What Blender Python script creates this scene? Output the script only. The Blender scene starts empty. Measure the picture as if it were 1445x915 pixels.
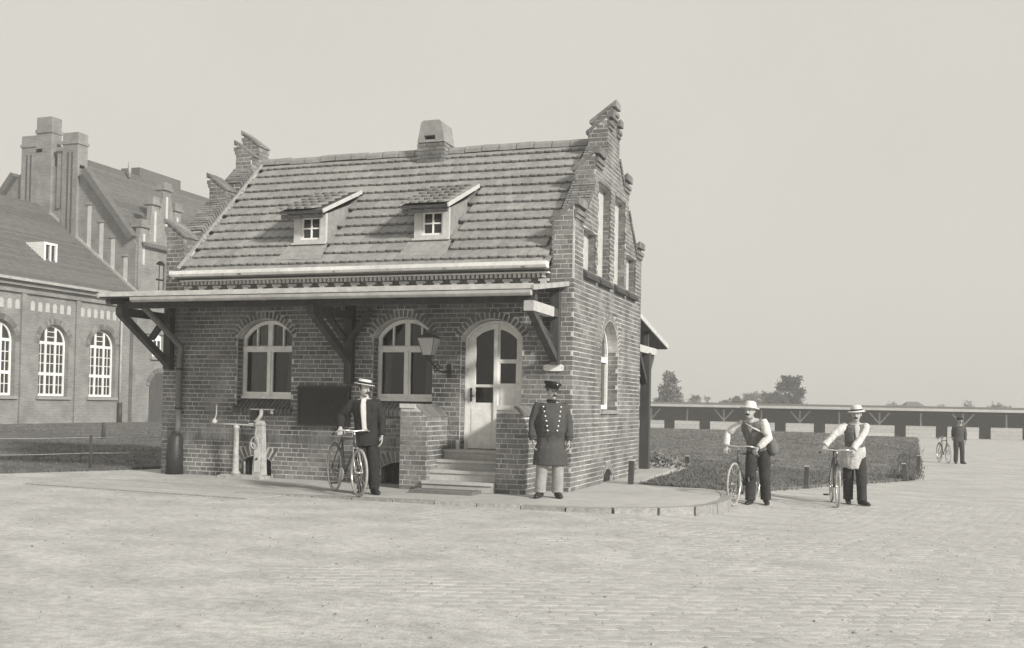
import bpy, math, random
from math import sin, cos, pi, sqrt, radians, atan2, exp
from mathutils import Vector, Matrix, noise
from mathutils.geometry import tessellate_polygon
random.seed(7)
S = bpy.context.scene
COL = S.collection

# ------------------------------------------------------------------ camera, sky, sun
YAW, ROLL, PITCH = 0.3319, 0.0185, 0.0224
CAM = Vector((4.4431, -15.806, 1.495))
R_ = Vector((cos(YAW), sin(YAW), 0)); F_ = Vector((-sin(YAW), cos(YAW), 0)); U_ = Vector((0, 0, 1))
F2 = F_*cos(PITCH) + U_*sin(PITCH); U2 = U_*cos(PITCH) - F_*sin(PITCH)
rt = R_*cos(ROLL) + U2*sin(ROLL); up = U2*cos(ROLL) - R_*sin(ROLL)
cam = bpy.data.cameras.new('camera'); camo = bpy.data.objects.new('camera', cam); COL.objects.link(camo)
m = Matrix((rt, up, -F2)).transposed().to_4x4(); m.translation = CAM
camo.matrix_world = m
cam.sensor_width = 36; cam.lens = 1465.8/1445*36; cam.shift_y = 79.4/1445
cam.clip_start = 0.1; cam.clip_end = 3000
S.camera = camo
SUN_DIR = Vector((0.80, -0.40, 0.45)).normalized()       # towards the sun
el = math.asin(SUN_DIR.z); az = atan2(SUN_DIR.x, SUN_DIR.y)
W = bpy.data.worlds.new('World'); S.world = W; W.use_nodes = True
nt = W.node_tree; nt.nodes.clear()
sky = nt.nodes.new('ShaderNodeTexSky'); sky.sky_type = 'NISHITA'; sky.sun_disc = False
sky.sun_elevation = el; sky.sun_rotation = az; sky.dust_density = 4.0; sky.air_density = 1.0
bw = nt.nodes.new('ShaderNodeRGBToBW')                   # monochrome print of a hazy white sky
pw = nt.nodes.new('ShaderNodeMath'); pw.operation = 'POWER'; pw.inputs[1].default_value = 0.05
mx = nt.nodes.new('ShaderNodeVectorMath'); mx.operation = 'SCALE'; mx.inputs[0].default_value = (1.0, 0.968, 0.893)
bg = nt.nodes.new('ShaderNodeBackground'); bg.inputs['Strength'].default_value = 0.15
sc_ = nt.nodes.new('ShaderNodeMath'); sc_.operation = 'MULTIPLY'; sc_.inputs[1].default_value = 3.7
out = nt.nodes.new('ShaderNodeOutputWorld')
L = nt.links.new
tcw = nt.nodes.new('ShaderNodeTexCoord'); nz_ = nt.nodes.new('ShaderNodeTexNoise'); nz_.inputs['Scale'].default_value = 2.2; nz_.inputs['Detail'].default_value = 7; nz_.inputs['Roughness'].default_value = .62
mrw = nt.nodes.new('ShaderNodeMapRange'); mrw.inputs['From Min'].default_value = .3; mrw.inputs['From Max'].default_value = .7; mrw.inputs['To Min'].default_value = .965; mrw.inputs['To Max'].default_value = 1.035   # thin high cloud
cm_ = nt.nodes.new('ShaderNodeMath'); cm_.operation = 'MULTIPLY'
L(tcw.outputs['Generated'], nz_.inputs[0]); L(nz_.outputs[0], mrw.inputs[0]); L(pw.outputs[0], cm_.inputs[0]); L(mrw.outputs[0], cm_.inputs[1])
L(sky.outputs[0], bw.inputs[0]); L(bw.outputs[0], pw.inputs[0]); L(cm_.outputs[0], sc_.inputs[0])
L(sc_.outputs[0], mx.inputs['Scale']); L(mx.outputs[0], bg.inputs[0]); L(bg.outputs[0], out.inputs[0])
sl = bpy.data.lights.new('sun', 'SUN'); sl.energy = 4.3; sl.angle = radians(6); sl.color = (1.0, 0.970, 0.910)
so = bpy.data.objects.new('sun', sl); COL.objects.link(so); so.rotation_euler = SUN_DIR.to_track_quat('Z', 'Y').to_euler()
S.view_settings.view_transform = 'Standard'; S.view_settings.look = 'None'
S.view_settings.exposure = 0.26; S.view_settings.gamma = 1.0
S.cycles.max_bounces = 6

# ------------------------------------------------------------------ materials
MATS = {}
def mat(name, lo, hi=None, rough=0.85, nscale=6.0, namt=0.25, bump=0.0, bscale=40.0, stretch=None, spec=0.4, metal=0.0, tint=(1, .99, .96), coord='Object', coarse=0.0):
    """grey procedural surface: value runs lo..hi with the piece's own 'tone', broken up by noise"""
    if name in MATS: return MATS[name]
    hi = lo if hi is None else hi
    M = bpy.data.materials.new(name); M.use_nodes = True; MATS[name] = M
    t = M.node_tree; t.nodes.clear(); N = t.nodes.new; K = t.links.new
    o = N('ShaderNodeOutputMaterial'); b = N('ShaderNodeBsdfPrincipled'); K(b.outputs[0], o.inputs[0])
    b.inputs['Roughness'].default_value = rough; b.inputs['Metallic'].default_value = metal
    b.inputs['Specular IOR Level'].default_value = spec
    at = N('ShaderNodeAttribute'); at.attribute_name = 'tone'
    mr = N('ShaderNodeMapRange'); mr.inputs['To Min'].default_value = lo; mr.inputs['To Max'].default_value = hi; K(at.outputs['Fac'], mr.inputs[0])
    tc = N('ShaderNodeTexCoord'); mp = N('ShaderNodeMapping'); K(tc.outputs[coord] if coord != 'World' else N('ShaderNodeNewGeometry').outputs['Position'], mp.inputs[0])
    if stretch: mp.inputs['Scale'].default_value = stretch
    n1 = N('ShaderNodeTexNoise'); n1.inputs['Scale'].default_value = nscale; n1.inputs['Detail'].default_value = 6; n1.inputs['Roughness'].default_value = 0.65
    K(mp.outputs[0], n1.inputs[0])
    m2 = N('ShaderNodeMapRange'); m2.inputs['From Min'].default_value = 0.3; m2.inputs['From Max'].default_value = 0.7
    m2.inputs['To Min'].default_value = 1-namt; m2.inputs['To Max'].default_value = 1+namt; K(n1.outputs['Fac'], m2.inputs[0])
    mu = N('ShaderNodeMath'); mu.operation = 'MULTIPLY'; K(mr.outputs[0], mu.inputs[0]); K(m2.outputs[0], mu.inputs[1])
    last = mu
    if coarse:
        n3 = N('ShaderNodeTexNoise'); n3.inputs['Scale'].default_value = nscale*0.12; n3.inputs['Detail'].default_value = 3; K(mp.outputs[0], n3.inputs[0])
        m3 = N('ShaderNodeMapRange'); m3.inputs['From Min'].default_value = 0.3; m3.inputs['From Max'].default_value = 0.7
        m3.inputs['To Min'].default_value = 1-coarse; m3.inputs['To Max'].default_value = 1+coarse; K(n3.outputs['Fac'], m3.inputs[0])
        mu2 = N('ShaderNodeMath'); mu2.operation = 'MULTIPLY'; K(mu.outputs[0], mu2.inputs[0]); K(m3.outputs[0], mu2.inputs[1]); last = mu2
    cv = N('ShaderNodeVectorMath'); cv.operation = 'SCALE'; cv.inputs[0].default_value = tint; K(last.outputs[0], cv.inputs['Scale'])
    K(cv.outputs[0], b.inputs['Base Color'])
    if bump:
        n2 = N('ShaderNodeTexNoise'); n2.inputs['Scale'].default_value = bscale; n2.inputs['Detail'].default_value = 4; K(mp.outputs[0], n2.inputs[0])
        bp = N('ShaderNodeBump'); bp.inputs['Strength'].default_value = bump; bp.inputs['Distance'].default_value = 0.02
        K(n2.outputs['Fac'], bp.inputs['Height']); K(bp.outputs[0], b.inputs['Normal'])
    return M

def brickmat(name, lo, hi, mortar, bw_, bh_):
    """far masonry whose courses are too small to pick apart: brick pattern in two projections"""
    M = bpy.data.materials.new(name); M.use_nodes = True; MATS[name] = M
    t = M.node_tree; t.nodes.clear(); N = t.nodes.new; K = t.links.new
    o = N('ShaderNodeOutputMaterial'); b = N('ShaderNodeBsdfPrincipled'); K(b.outputs[0], o.inputs[0]); b.inputs['Roughness'].default_value = .9
    g = N('ShaderNodeNewGeometry'); sx = N('ShaderNodeSeparateXYZ'); K(g.outputs['Position'], sx.inputs[0])
    ad = N('ShaderNodeMath'); ad.operation = 'ADD'; K(sx.outputs[0], ad.inputs[0]); K(sx.outputs[1], ad.inputs[1])
    cx = N('ShaderNodeCombineXYZ'); K(ad.outputs[0], cx.inputs[0]); K(sx.outputs[2], cx.inputs[1])
    br = N('ShaderNodeTexBrick'); K(cx.outputs[0], br.inputs['Vector'])
    br.inputs['Color1'].default_value = (lo, lo*.99, lo*.96, 1); br.inputs['Color2'].default_value = (hi, hi*.99, hi*.96, 1)
    br.inputs['Mortar'].default_value = (mortar, mortar*.99, mortar*.96, 1); br.inputs['Scale'].default_value = 1
    br.inputs['Brick Width'].default_value = bw_; br.inputs['Row Height'].default_value = bh_; br.inputs['Mortar Size'].default_value = .009
    nz = N('ShaderNodeTexNoise'); nz.inputs['Scale'].default_value = 1.3; nz.inputs['Detail'].default_value = 8; K(g.outputs['Position'], nz.inputs[0])
    mr = N('ShaderNodeMapRange'); mr.inputs['From Min'].default_value = .3; mr.inputs['From Max'].default_value = .7; mr.inputs['To Min'].default_value = .78; mr.inputs['To Max'].default_value = 1.2; K(nz.outputs[0], mr.inputs[0])
    mv = N('ShaderNodeVectorMath'); mv.operation = 'SCALE'; K(br.outputs['Color'], mv.inputs[0]); K(mr.outputs[0], mv.inputs['Scale'])
    K(mv.outputs[0], b.inputs['Base Color'])
    return M

M_BRICK = mat('brick', .12, .235, .9, 16, .26, .25, 60, coord='World', coarse=.36)
M_MORTAR = mat('mortar', .50, .50, .95, 12, .22, .3, 70, coord='World', coarse=.38)
M_FARBRICK = brickmat('far_brick', .165, .225, .29, .26, .08)
M_TILE = mat('roof_tile', .24, .29, .85, 10, .20, .15, 50, coord='World', coarse=.13)
M_FARTILE = mat('far_tile', .10, .14, .9, 3, .2)
M_WHITE = mat('white_paint', .80, .80, .55, 9, .14, coarse=.08, coord='World')
M_GUTTER = mat('painted_gutter', .68, .68, .6, 9, .16, coarse=.12, coord='World')
M_SCALE = mat('worn_grey_paint', .40, .40, .7, 14, .3, .15, 60, coarse=.15)
M_CREAM = mat('pale_paint', .52, .52, .6, 9, .15)
M_ZINC = mat('zinc', .38, .38, .55, 5, .22, spec=.4, coord='World', coarse=.12)
M_PLASTER = mat('plaster', .46, .46, .95, 8, .15)
M_FARPLASTER = mat('far_plaster', .52, .52, .95, 3, .15)
M_GLASS = mat('window_glass', .022, .03, .08, 2, .3, spec=.5)
def clear_glass():
    M = bpy.data.materials.new('clear_glass'); M.use_nodes = True; t = M.node_tree; t.nodes.clear(); N = t.nodes.new; K = t.links.new
    o = N('ShaderNodeOutputMaterial'); a = N('ShaderNodeBsdfTransparent'); a.inputs[0].default_value = (.62, .62, .60, 1)
    g = N('ShaderNodeBsdfGlossy'); g.inputs['Roughness'].default_value = .03; g.inputs['Color'].default_value = (.9, .9, .88, 1)
    f = N('ShaderNodeFresnel'); f.inputs[0].default_value = 1.5; x = N('ShaderNodeMixShader'); n = N('ShaderNodeTexNoise'); n.inputs['Scale'].default_value = 3
    bp = N('ShaderNodeBump'); bp.inputs['Strength'].default_value = .06; K(n.outputs[0], bp.inputs['Height']); K(bp.outputs[0], g.inputs['Normal'])
    K(f.outputs[0], x.inputs[0]); K(a.outputs[0], x.inputs[1]); K(g.outputs[0], x.inputs[2]); K(x.outputs[0], o.inputs[0]); return M
M_CLEAR = clear_glass()
M_WOOD = mat('dark_timber', .055, .085, .8, 10, .3, stretch=(1, 1, .2), bump=.2)
M_PALEWOOD = mat('pale_timber', .40, .52, .85, 8, .2, bump=.15)
M_IRON = mat('black_iron', .035, .035, .5, 20, .3)
M_PIPE = mat('downpipe_grey', .16, .16, .6, 8, .2)
M_BOARD = mat('blackboard', .028, .028, .75, 8, .3)
M_STEP = mat('cut_stone', .44, .54, .9, 14, .13, .15, 90, coarse=.08)
M_ROAD = mat('dirt_road', .44, .44, .95, 13, .22, .6, 45, stretch=(.8, 1.1, 1), coarse=.16)
M_PAVE = mat('pavement', .43, .43, .95, 5, .11, .15, 50, coarse=.10)
M_SETT = mat('sett', .38, .45, .9, 12, .16, .2, 50)
M_KERB = mat('kerb_granite', .26, .38, .9, 16, .3, .3, 40)
M_GRASS = mat('grass', .11, .20, .9, 5, .3, .3, 30, coarse=.2, spec=.15)
M_LEAF = mat('leaf', .08, .19, .8, 4, .2, spec=.25)
M_PALELEAF = mat('pale_leaf', .14, .30, .8, 4, .2, spec=.25)
M_BARK = mat('bark', .07, .07, .95, 10, .3)
M_SKIN = mat('skin', .40, .40, .6, 20, .08)
M_BLACKCLOTH = mat('black_cloth', .030, .030, .9, 14, .3, .3, 120, spec=.2)
M_UNIFORM = mat('uniform_cloth', .075, .075, .9, 12, .16, .3, 120, spec=.2)
M_GREYCLOTH = mat('grey_cloth', .33, .33, .9, 12, .16, .3, 120, spec=.2)
M_DARKCLOTH = mat('dark_work_cloth', .045, .045, .9, 12, .3, .3, 120, spec=.2)
M_VEST = mat('waistcoat_cloth', .15, .15, .9, 14, .3, .3, 120, spec=.2)
M_SHIRT = mat('white_cotton', .60, .60, .9, 12, .08, .2, 90, spec=.2)
M_APRON = mat('apron_cotton', .50, .50, .9, 8, .25, .2, 90, spec=.2)
M_STRAW = mat('straw', .62, .62, .85, 30, .10)
M_HAIR = mat('hair', .035, .035, .6, 30, .3)
M_GRAVEL = mat('gravel', .18, .36, .9, 10, .2)
M_LEATHER = mat('shoe_leather', .03, .03, .45, 20, .3)
M_TYRE = mat('tyre_rubber', .36, .36, .8, 20, .15)
M_CHROME = mat('plated_steel', .62, .62, .28, 20, .1, metal=.7, spec=.6)
M_BIKE = mat('bicycle_enamel', .07, .07, .35, 10, .15, spec=.6)
M_BRASS = mat('button_metal', .78, .78, .35, 10, .05, metal=.3)
M_LAMPGLASS = mat('lamp_glass', .42, .52, .25, 6, .12, spec=.6)
M_SHED = mat('shed_board', .47, .58, .9, 5, .12)
M_FARLEAF = mat('far_leaf', .13, .28, .9, 2, .2, spec=.2)

# ------------------------------------------------------------------ mesh helpers
class MB:
    def __init__(s): s.v = []; s.f = []; s.t = []; s.sm = []
    def add(s, vs, fs, tone=.5, smooth=False):
        n = len(s.v); s.v += [tuple(v) for v in vs]
        for f in fs: s.f.append(tuple(i+n for i in f)); s.t.append(tone); s.sm.append(smooth)
    def box(s, x0, x1, y0, y1, z0, z1, tone=.5, M=None):
        vs = [Vector((x, y, z)) for z in (z0, z1) for y in (y0, y1) for x in (x0, x1)]
        if M is not None: vs = [M @ v for v in vs]
        s.add(vs, [(0, 2, 3, 1), (4, 5, 7, 6), (0, 1, 5, 4), (2, 6, 7, 3), (0, 4, 6, 2), (1, 3, 7, 5)], tone); return s
    def bar(s, a, b, w, h, tone=.5):
        """square timber from a to b"""
        a = Vector(a); b = Vector(b); d = b-a; l = d.length; d.normalize()
        ref = Vector((0, 0, 1)) if abs(d.z) < .95 else Vector((0, 1, 0))
        x = d.cross(ref).normalized(); z = x.cross(d).normalized()
        M = Matrix((x, d, z)).transposed().to_4x4(); M.translation = a
        return s.box(-w/2, w/2, 0, l, -h/2, h/2, tone, M)
    def loft(s, pts, radii, n=12, tone=.5, ref=None, cap=True, smooth=True):
        """elliptical rings along a path; radii (a, b): a across ref, b along ref"""
        pts = [Vector(p) for p in pts]; rings = []
        radii = [(r, r) if not hasattr(r, '__len__') else r for r in radii]
        px = None
        for i, p in enumerate(pts):
            d = (pts[min(i+1, len(pts)-1)]-pts[max(i-1, 0)]).normalized()
            rf = Vector(ref) if ref else (px if px else (Vector((0, 1, 0)) if abs(d.y) < .9 else Vector((1, 0, 0))))
            y = (rf - d*rf.dot(d))
            if y.length < 1e-4: y = d.orthogonal()
            y.normalize(); x = y.cross(d).normalized(); px = y
            rings.append([p + x*cos(2*pi*k/n)*radii[i][0] + y*sin(2*pi*k/n)*radii[i][1] for k in range(n)])
        vs = [v for r in rings for v in r]; fs = []
        for i in range(len(pts)-1):
            for k in range(n):
                k2 = (k+1) % n; fs.append((i*n+k, i*n+k2, (i+1)*n+k2, (i+1)*n+k))
        if cap: fs.append(tuple(reversed(range(n)))); fs.append(tuple(range((len(pts)-1)*n, len(pts)*n)))
        s.add(vs, fs, tone, smooth); return s
    def tube(s, pts, r, n=8, tone=.5): return s.loft(pts, [r]*len(pts), n, tone)
    def ball(s, c, r, n=12, m_=8, tone=.5):
        c = Vector(c); r = (r, r, r) if not hasattr(r, '__len__') else r
        vs = [c+Vector((0, 0, -r[2]))]; fs = []
        for i in range(1, m_):
            a = -pi/2+pi*i/m_
            for k in range(n): vs.append(c+Vector((r[0]*cos(a)*cos(2*pi*k/n), r[1]*cos(a)*sin(2*pi*k/n), r[2]*sin(a))))
        vs.append(c+Vector((0, 0, r[2])))
        for k in range(n): fs.append((0, 1+(k+1) % n, 1+k))
        for i in range(m_-2):
            for k in range(n): fs.append((1+i*n+k, 1+i*n+(k+1) % n, 1+(i+1)*n+(k+1) % n, 1+(i+1)*n+k))
        b = 1+(m_-2)*n
        for k in range(n): fs.append((b+k, b+(k+1) % n, len(vs)-1))
        s.add(vs, fs, tone, True); return s
    def lathe(s, c, prof, n=24, tone=.5, M=None, smooth=True):
        """prof: (radius, z) from bottom to top"""
        vs = []; fs = []
        for r, z in prof:
            for k in range(n): vs.append(Vector((r*cos(2*pi*k/n), r*sin(2*pi*k/n), z)))
        for i in range(len(prof)-1):
            for k in range(n): fs.append((i*n+k, i*n+(k+1) % n, (i+1)*n+(k+1) % n, (i+1)*n+k))
        fs.append(tuple(reversed(range(n)))); fs.append(tuple(range((len(prof)-1)*n, len(prof)*n)))
        if M is not None: vs = [M @ v for v in vs]
        s.add([Vector(c)+v for v in vs], fs, tone, smooth); return s
    def plate(s, outline, holes, depth, M, tone=.5):
        """flat plate in local x,z with holes; front at y=0, back at y=depth; M local->world"""
        loops = [[Vector((a, 0, b)) for a, b in outline]] + [[Vector((a, 0, b)) for a, b in h] for h in holes]
        flat = [p for l in loops for p in l]
        tris = tessellate_polygon([[Vector((p.x, p.z, 0)) for p in l] for l in loops])
        n = len(flat); vs = [M @ p for p in flat] + [M @ (p+Vector((0, depth, 0))) for p in flat]; fs = []
        for a, b, c in tris:
            A, B, C = flat[a], flat[b], flat[c]
            cr = (B.x-A.x)*(C.z-A.z)-(B.z-A.z)*(C.x-A.x)
            if cr < 0: a, b, c = c, b, a
            fs.append((a, b, c)); fs.append((c+n, b+n, a+n))
        k = 0
        for li, l in enumerate(loops):
            ar = sum(l[i].x*l[(i+1) % len(l)].z-l[(i+1) % len(l)].x*l[i].z for i in range(len(l)))
            flip = (ar > 0) != (li == 0)
            for i in range(len(l)):
                a = k+i; b = k+(i+1) % len(l)
                fs.append((a, a+n, b+n, b) if not flip else (b, b+n, a+n, a))
            k += len(l)
        s.add(vs, fs, tone); return s
    def mesh(s, name):
        me = bpy.data.meshes.new(name); me.from_pydata(s.v, [], s.f); me.update()
        a = me.attributes.new('tone', 'FLOAT', 'FACE'); a.data.foreach_set('value', s.t)
        me.polygons.foreach_set('use_smooth', s.sm); return me
    def build(s, name, material, parent=None, **kw):
        me = s.mesh(name); me.materials.append(material)
        return link(name, me, parent, **kw)

def link(name, data, parent=None, label=None, cat=None, group=None, kind=None, loc=None, rz=None, M=None):
    o = bpy.data.objects.new(name, data); COL.objects.link(o)
    if parent is not None: o.parent = parent
    if M is not None: o.matrix_basis = M
    if loc is not None: o.location = loc
    if rz is not None: o.rotation_euler = (0, 0, rz)
    if label: o['label'] = label
    if cat: o['category'] = cat
    if group: o['group'] = group
    if kind: o['kind'] = kind
    return o
def thing(name, label, cat, loc=(0, 0, 0), rz=0, group=None):
    return link(name, None, None, label, cat, group, None, loc, rz)
def finish(o, voxel=None, smooth=3, wrinkle=0.0, wsc=9.0):
    """fuse the lofted pieces of a body or garment into one continuous skin"""
    if voxel:
        r = o.modifiers.new('r', 'REMESH'); r.mode = 'VOXEL'; r.voxel_size = voxel; r.use_smooth_shade = True
    if smooth:
        q = o.modifiers.new('s', 'SMOOTH'); q.factor = .5; q.iterations = smooth
    dg = bpy.context.evaluated_depsgraph_get()
    me = bpy.data.meshes.new_from_object(o.evaluated_get(dg))
    o.modifiers.clear(); old = o.data; mats = list(old.materials); o.data = me
    me.materials.clear()
    for k in mats: me.materials.append(k)
    if wrinkle:
        me.update()
        nr = [v.normal.copy() for v in me.vertices]
        for v, n in zip(me.vertices, nr):
            p = v.co
            w = noise.noise(Vector((p.x*wsc, p.y*wsc, p.z*wsc*.55+3)))
            w2 = noise.noise(Vector((p.x*wsc*2.3+7, p.y*wsc*2.3, p.z*wsc*2.8)))
            v.co = p+n*(w*wrinkle+w2*wrinkle*.45)
    if 'tone' not in me.attributes:
        a = me.attributes.new('tone', 'FLOAT', 'FACE'); a.data.foreach_set('value', [.5]*len(me.polygons))
    me.polygons.foreach_set('use_smooth', [True]*len(me.polygons)); me.update()
    return o
def sstep(a, b, x):
    t = max(0., min(1., (x-a)/(b-a))); return t*t*(3-2*t)

# ------------------------------------------------------------------ ground
def gz(x, y):
    f = max(0, .8*(x-1.2))+max(0, .8*(y-4))
    t = sstep(-15, 5, x+.4*(y+15))
    return -.14*sstep(.8, 3.2, x)*sstep(-4, .5, y)+.062+.038*sstep(.5, -4, x)*sstep(-22, -10, x) - .5*(1-exp(-f/22))*t
def axis(lim):
    a = [0.]; s = .5
    while a[-1] < lim: a.append(a[-1]+s); s = s if a[-1] < 20 else s*1.18
    return [-q for q in reversed(a[1:])]+a
gx = axis(900); gy = [q-5 for q in axis(900)]
b = MB(); nx = len(gx)
vs = [(x, y, gz(x, y)) for y in gy for x in gx]
fs = [(j*nx+i, j*nx+i+1, (j+1)*nx+i+1, (j+1)*nx+i) for j in range(len(gy)-1) for i in range(nx-1)]
b.add(vs, fs, .5, True); b.build('ground', M_ROAD, kind='structure')

def sheet(poly, h, name, material, kind='structure', step=1.0, skirt=.0, tone=.5, **kw):
    """a sheet over the ground inside poly, following it h above"""
    import bmesh
    bm = bmesh.new(); vv = [bm.verts.new((x, y, 0)) for x, y in poly]; bm.faces.new(vv)
    xs = [p[0] for p in poly]; ys = [p[1] for p in poly]
    def cuts(lo, hi):
        q = []; c = lo
        while c < hi: c += step*(1 if c < 14 else 4); q.append(c)
        return q
    for c in cuts(min(xs), max(xs)): bmesh.ops.bisect_plane(bm, geom=bm.verts[:]+bm.edges[:]+bm.faces[:], plane_co=(c, 0, 0), plane_no=(1, 0, 0))
    for c in cuts(min(ys), max(ys)): bmesh.ops.bisect_plane(bm, geom=bm.verts[:]+bm.edges[:]+bm.faces[:], plane_co=(0, c, 0), plane_no=(0, 1, 0))
    for v in bm.verts: v.co.z = (h(v.co.x, v.co.y) if callable(h) else gz(v.co.x, v.co.y)+h)
    if skirt:
        be = [e for e in bm.edges if e.is_boundary]
        r = bmesh.ops.extrude_edge_only(bm, edges=be)
        for g in r['geom']:
            if isinstance(g, bmesh.types.BMVert): g.co.z -= skirt
    bmesh.ops.recalc_face_normals(bm, faces=bm.faces)
    me = bpy.data.meshes.new(name); bm.to_mesh(me); bm.free()
    a = me.attributes.new('tone', 'FLOAT', 'FACE'); a.data.foreach_set('value', [tone]*len(me.polygons))
    me.materials.append(material)
    return link(name, me, kind=kind, **kw)

ZS = .12                                                  # pavement level round the lodge
KERB = [(-4.35, -2.62), (-3.4, -2.56), (-2.4, -2.5), (-1.3, -2.42), (0., -2.36), (.8, -2.32), (1.35, -2.14), (1.85, -1.78), (2.22, -1.25), (2.42, -.5), (2.38, .35), (2.25, 1.15), (2.08, 1.68), (1.78, 1.90)]
def pz(x, y): return ZS + min(0., gz(x, y)+.06)*.9
LAWN_EDGE = [(.40, 2.65), (.9, 2.35), (1.5, 2.08), (2.1, 1.95)]
pave = sheet(KERB+[(1.5, 1.94), (1.1, 1.98), (.62, 2.2), (.45, 3.6), (.38, 7.6), (.3, 9.5), (-1.8, 9.5), (-1.8, 5.2), (-7.9, 5.2), (-7.85, 2.2), (-8.4, 1.0), (-8.4, -.75), (-4.05, -.95)], pz, 'pavement', M_PAVE, skirt=.14)
# kerb stones, each its own
def resample(poly, d):
    outp = [Vector(poly[0])]; acc = 0
    for a, c in zip(poly, poly[1:]):
        a = Vector(a); c = Vector(c); l = (c-a).length; t = d-acc
        while t <= l: outp.append(a+(c-a)*(t/l)); t += d
        acc = (acc+l) % d
    return outp
kp = resample(KERB, .62)
for i, (a, c) in enumerate(zip(kp, kp[1:])):
    d = (c-a); l = d.length; nrm = Vector((d.y, -d.x)).normalized(); mid = (a+c)/2
    k = MB(); g = .007
    z1 = pz(mid.x, mid.y)+.006+random.uniform(-.004, .004); z0 = gz(mid.x, mid.y)-.12
    fx = random.uniform(-.006, .006)
    M = Matrix(((d.x/l, -nrm.x, 0), (d.y/l, -nrm.y, 0), (0, 0, 1))).to_4x4(); M.translation = (mid.x+nrm.x*.06, mid.y+nrm.y*.06, 0)
    k.box(-l/2+g, l/2-g, -.02+fx, .13, z0, z1, random.random(), M)
    k.build('kerb_stone', M_KERB, pave)

# setts of the cart road: real blocks showing through the dirt on the right
def sett_blocks():
    blocks = []
    a = radians(24); ca, sa = cos(a), sin(a)
    for r in range(-75, 60):
        v = r*.150
        for c in range(-60, 70):
            u = (c+(.5 if r % 2 else 0))*.205
            x = 4.2+u*ca-v*sa; y = -6.2+u*sa+v*ca
            if not (-3.5 < x < 12 and -13.2 < y < 5): continue
            if y > -2.75-.0*x and x < 2.75: continue
            if x < 2.85+.4*max(0, y-3.6) + (0 if y > 2 else -9): continue
            den = sstep(-2.0, 4.5, x+.15*(y+8))*.92
            nz = noise.noise(Vector((x*.55, y*.55, 0)))
            n2_ = noise.noise(Vector((x*1.7+5, y*1.7, 2)))*.35
            if nz+n2_ < .75-1.15*den or random.random() < .03: continue
            blocks.append((x, y, nz))
    return blocks
SB = sett_blocks()
def sett_mesh(tone):
    k = MB(); w, h = .094, .066
    vs = [(-w, -h, -.03), (w, -h, -.03), (w, h, -.03), (-w, h, -.03), (-w+.012, -h+.012, 0), (w-.012, -h+.012, 0), (w-.012, h-.012, 0), (-w+.012, h-.012, 0)]
    k.add(vs, [(0, 1, 5, 4), (1, 2, 6, 5), (2, 3, 7, 6), (3, 0, 4, 7), (4, 5, 6, 7)], tone)
    return k
SV = []
for i in range(8):
    me = sett_mesh(i/7).mesh('sett'); me.materials.append(M_SETT); SV.append(me)
road = bpy.data.objects['ground']
SB.sort(key=lambda p: (p[0]-CAM.x)**2+(p[1]-CAM.y)**2)
def inview(x, y):
    q = Vector((x, y, 0))-CAM; z = q.dot(F2); return z > 1 and abs(q.dot(R_)/z) < .50 and -q.dot(U2)/z < .262
vis = [p for p in SB if inview(p[0], p[1])]; vset = set(vis[:290]); rest = MB()
for p in SB:
    x, y, nz = p
    z = gz(x, y)+.0012+nz*.0025+random.uniform(-.0014, .0014); rz = radians(24)+random.uniform(-.06, .06); tx, ty = random.uniform(-.008, .008), random.uniform(-.008, .008)
    M = Matrix.Translation((x, y, z)) @ Matrix.Rotation(rz, 4, 'Z') @ Matrix.Rotation(tx, 4, 'X') @ Matrix.Rotation(ty, 4, 'Y')
    if p in vset: link('paving_stone', random.choice(SV), road, M=M)
    else:
        k = sett_mesh(random.random()); rest.add([M @ Vector(v) for v in k.v], k.f, k.t[0])
rest.build('paving_stone', M_SETT, road, kind='stuff')

gv = MB()                                                 # loose stones and trodden dirt crumbs on the forecourt
for _ in range(5200):
    x = random.uniform(-9, 11); y = random.uniform(-13.5, 2.5)
    if (y > -2.8 and x < 2.9) or y > 2.2+max(0, x-3)*.9 or random.random() > .25+.9*abs(noise.noise(Vector((x*.35, y*.6, 3)))): continue
    z = gz(x, y)+.003; r = random.choice((.006, .008, .011, .017))*random.uniform(.7, 1.3); a = random.uniform(0, 3)
    P = [(r*cos(a), r*sin(a)), (-r*.8*sin(a), r*.8*cos(a)), (-r*cos(a), -r*sin(a)), (r*.8*sin(a), -r*.8*cos(a))]
    gv.add([(x+p, y+q, z-.003) for p, q in P]+[(x+p*.5, y+q*.5, z+r*.45) for p, q in P], [(4, 5, 6, 7), (0, 1, 5, 4), (1, 2, 6, 5), (2, 3, 7, 6), (3, 0, 4, 7)], random.random())
gv.build('gravel', M_GRAVEL, kind='stuff')
LAWN = [(.62, 2.22), (1.1, 2.0), (1.6, 1.92), (2.04, 2.25), (2.57, 4.75), (3.24, 6.88), (4.51, 10.2), (5.31, 12.0), (5.62, 13.6), (5.77, 15.4), (7.8, 68.6), (-40, 68.6), (-40, 40), (-3, 14), (.3, 9.6), (.40, 7.5)]
sheet(LAWN, .05, 'lawn', M_GRASS, skirt=.06)
LAWN2 = [(-9.9, -1.35), (-8.59, 1.08), (-7.9, 2.4), (-8, 40), (-33.2, 40), (-33.2, 10), (-30, -9), (-14, -9)]
sheet(LAWN2, .05, 'grass_plot', M_GRASS, skirt=.06, tone=.1)

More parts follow.
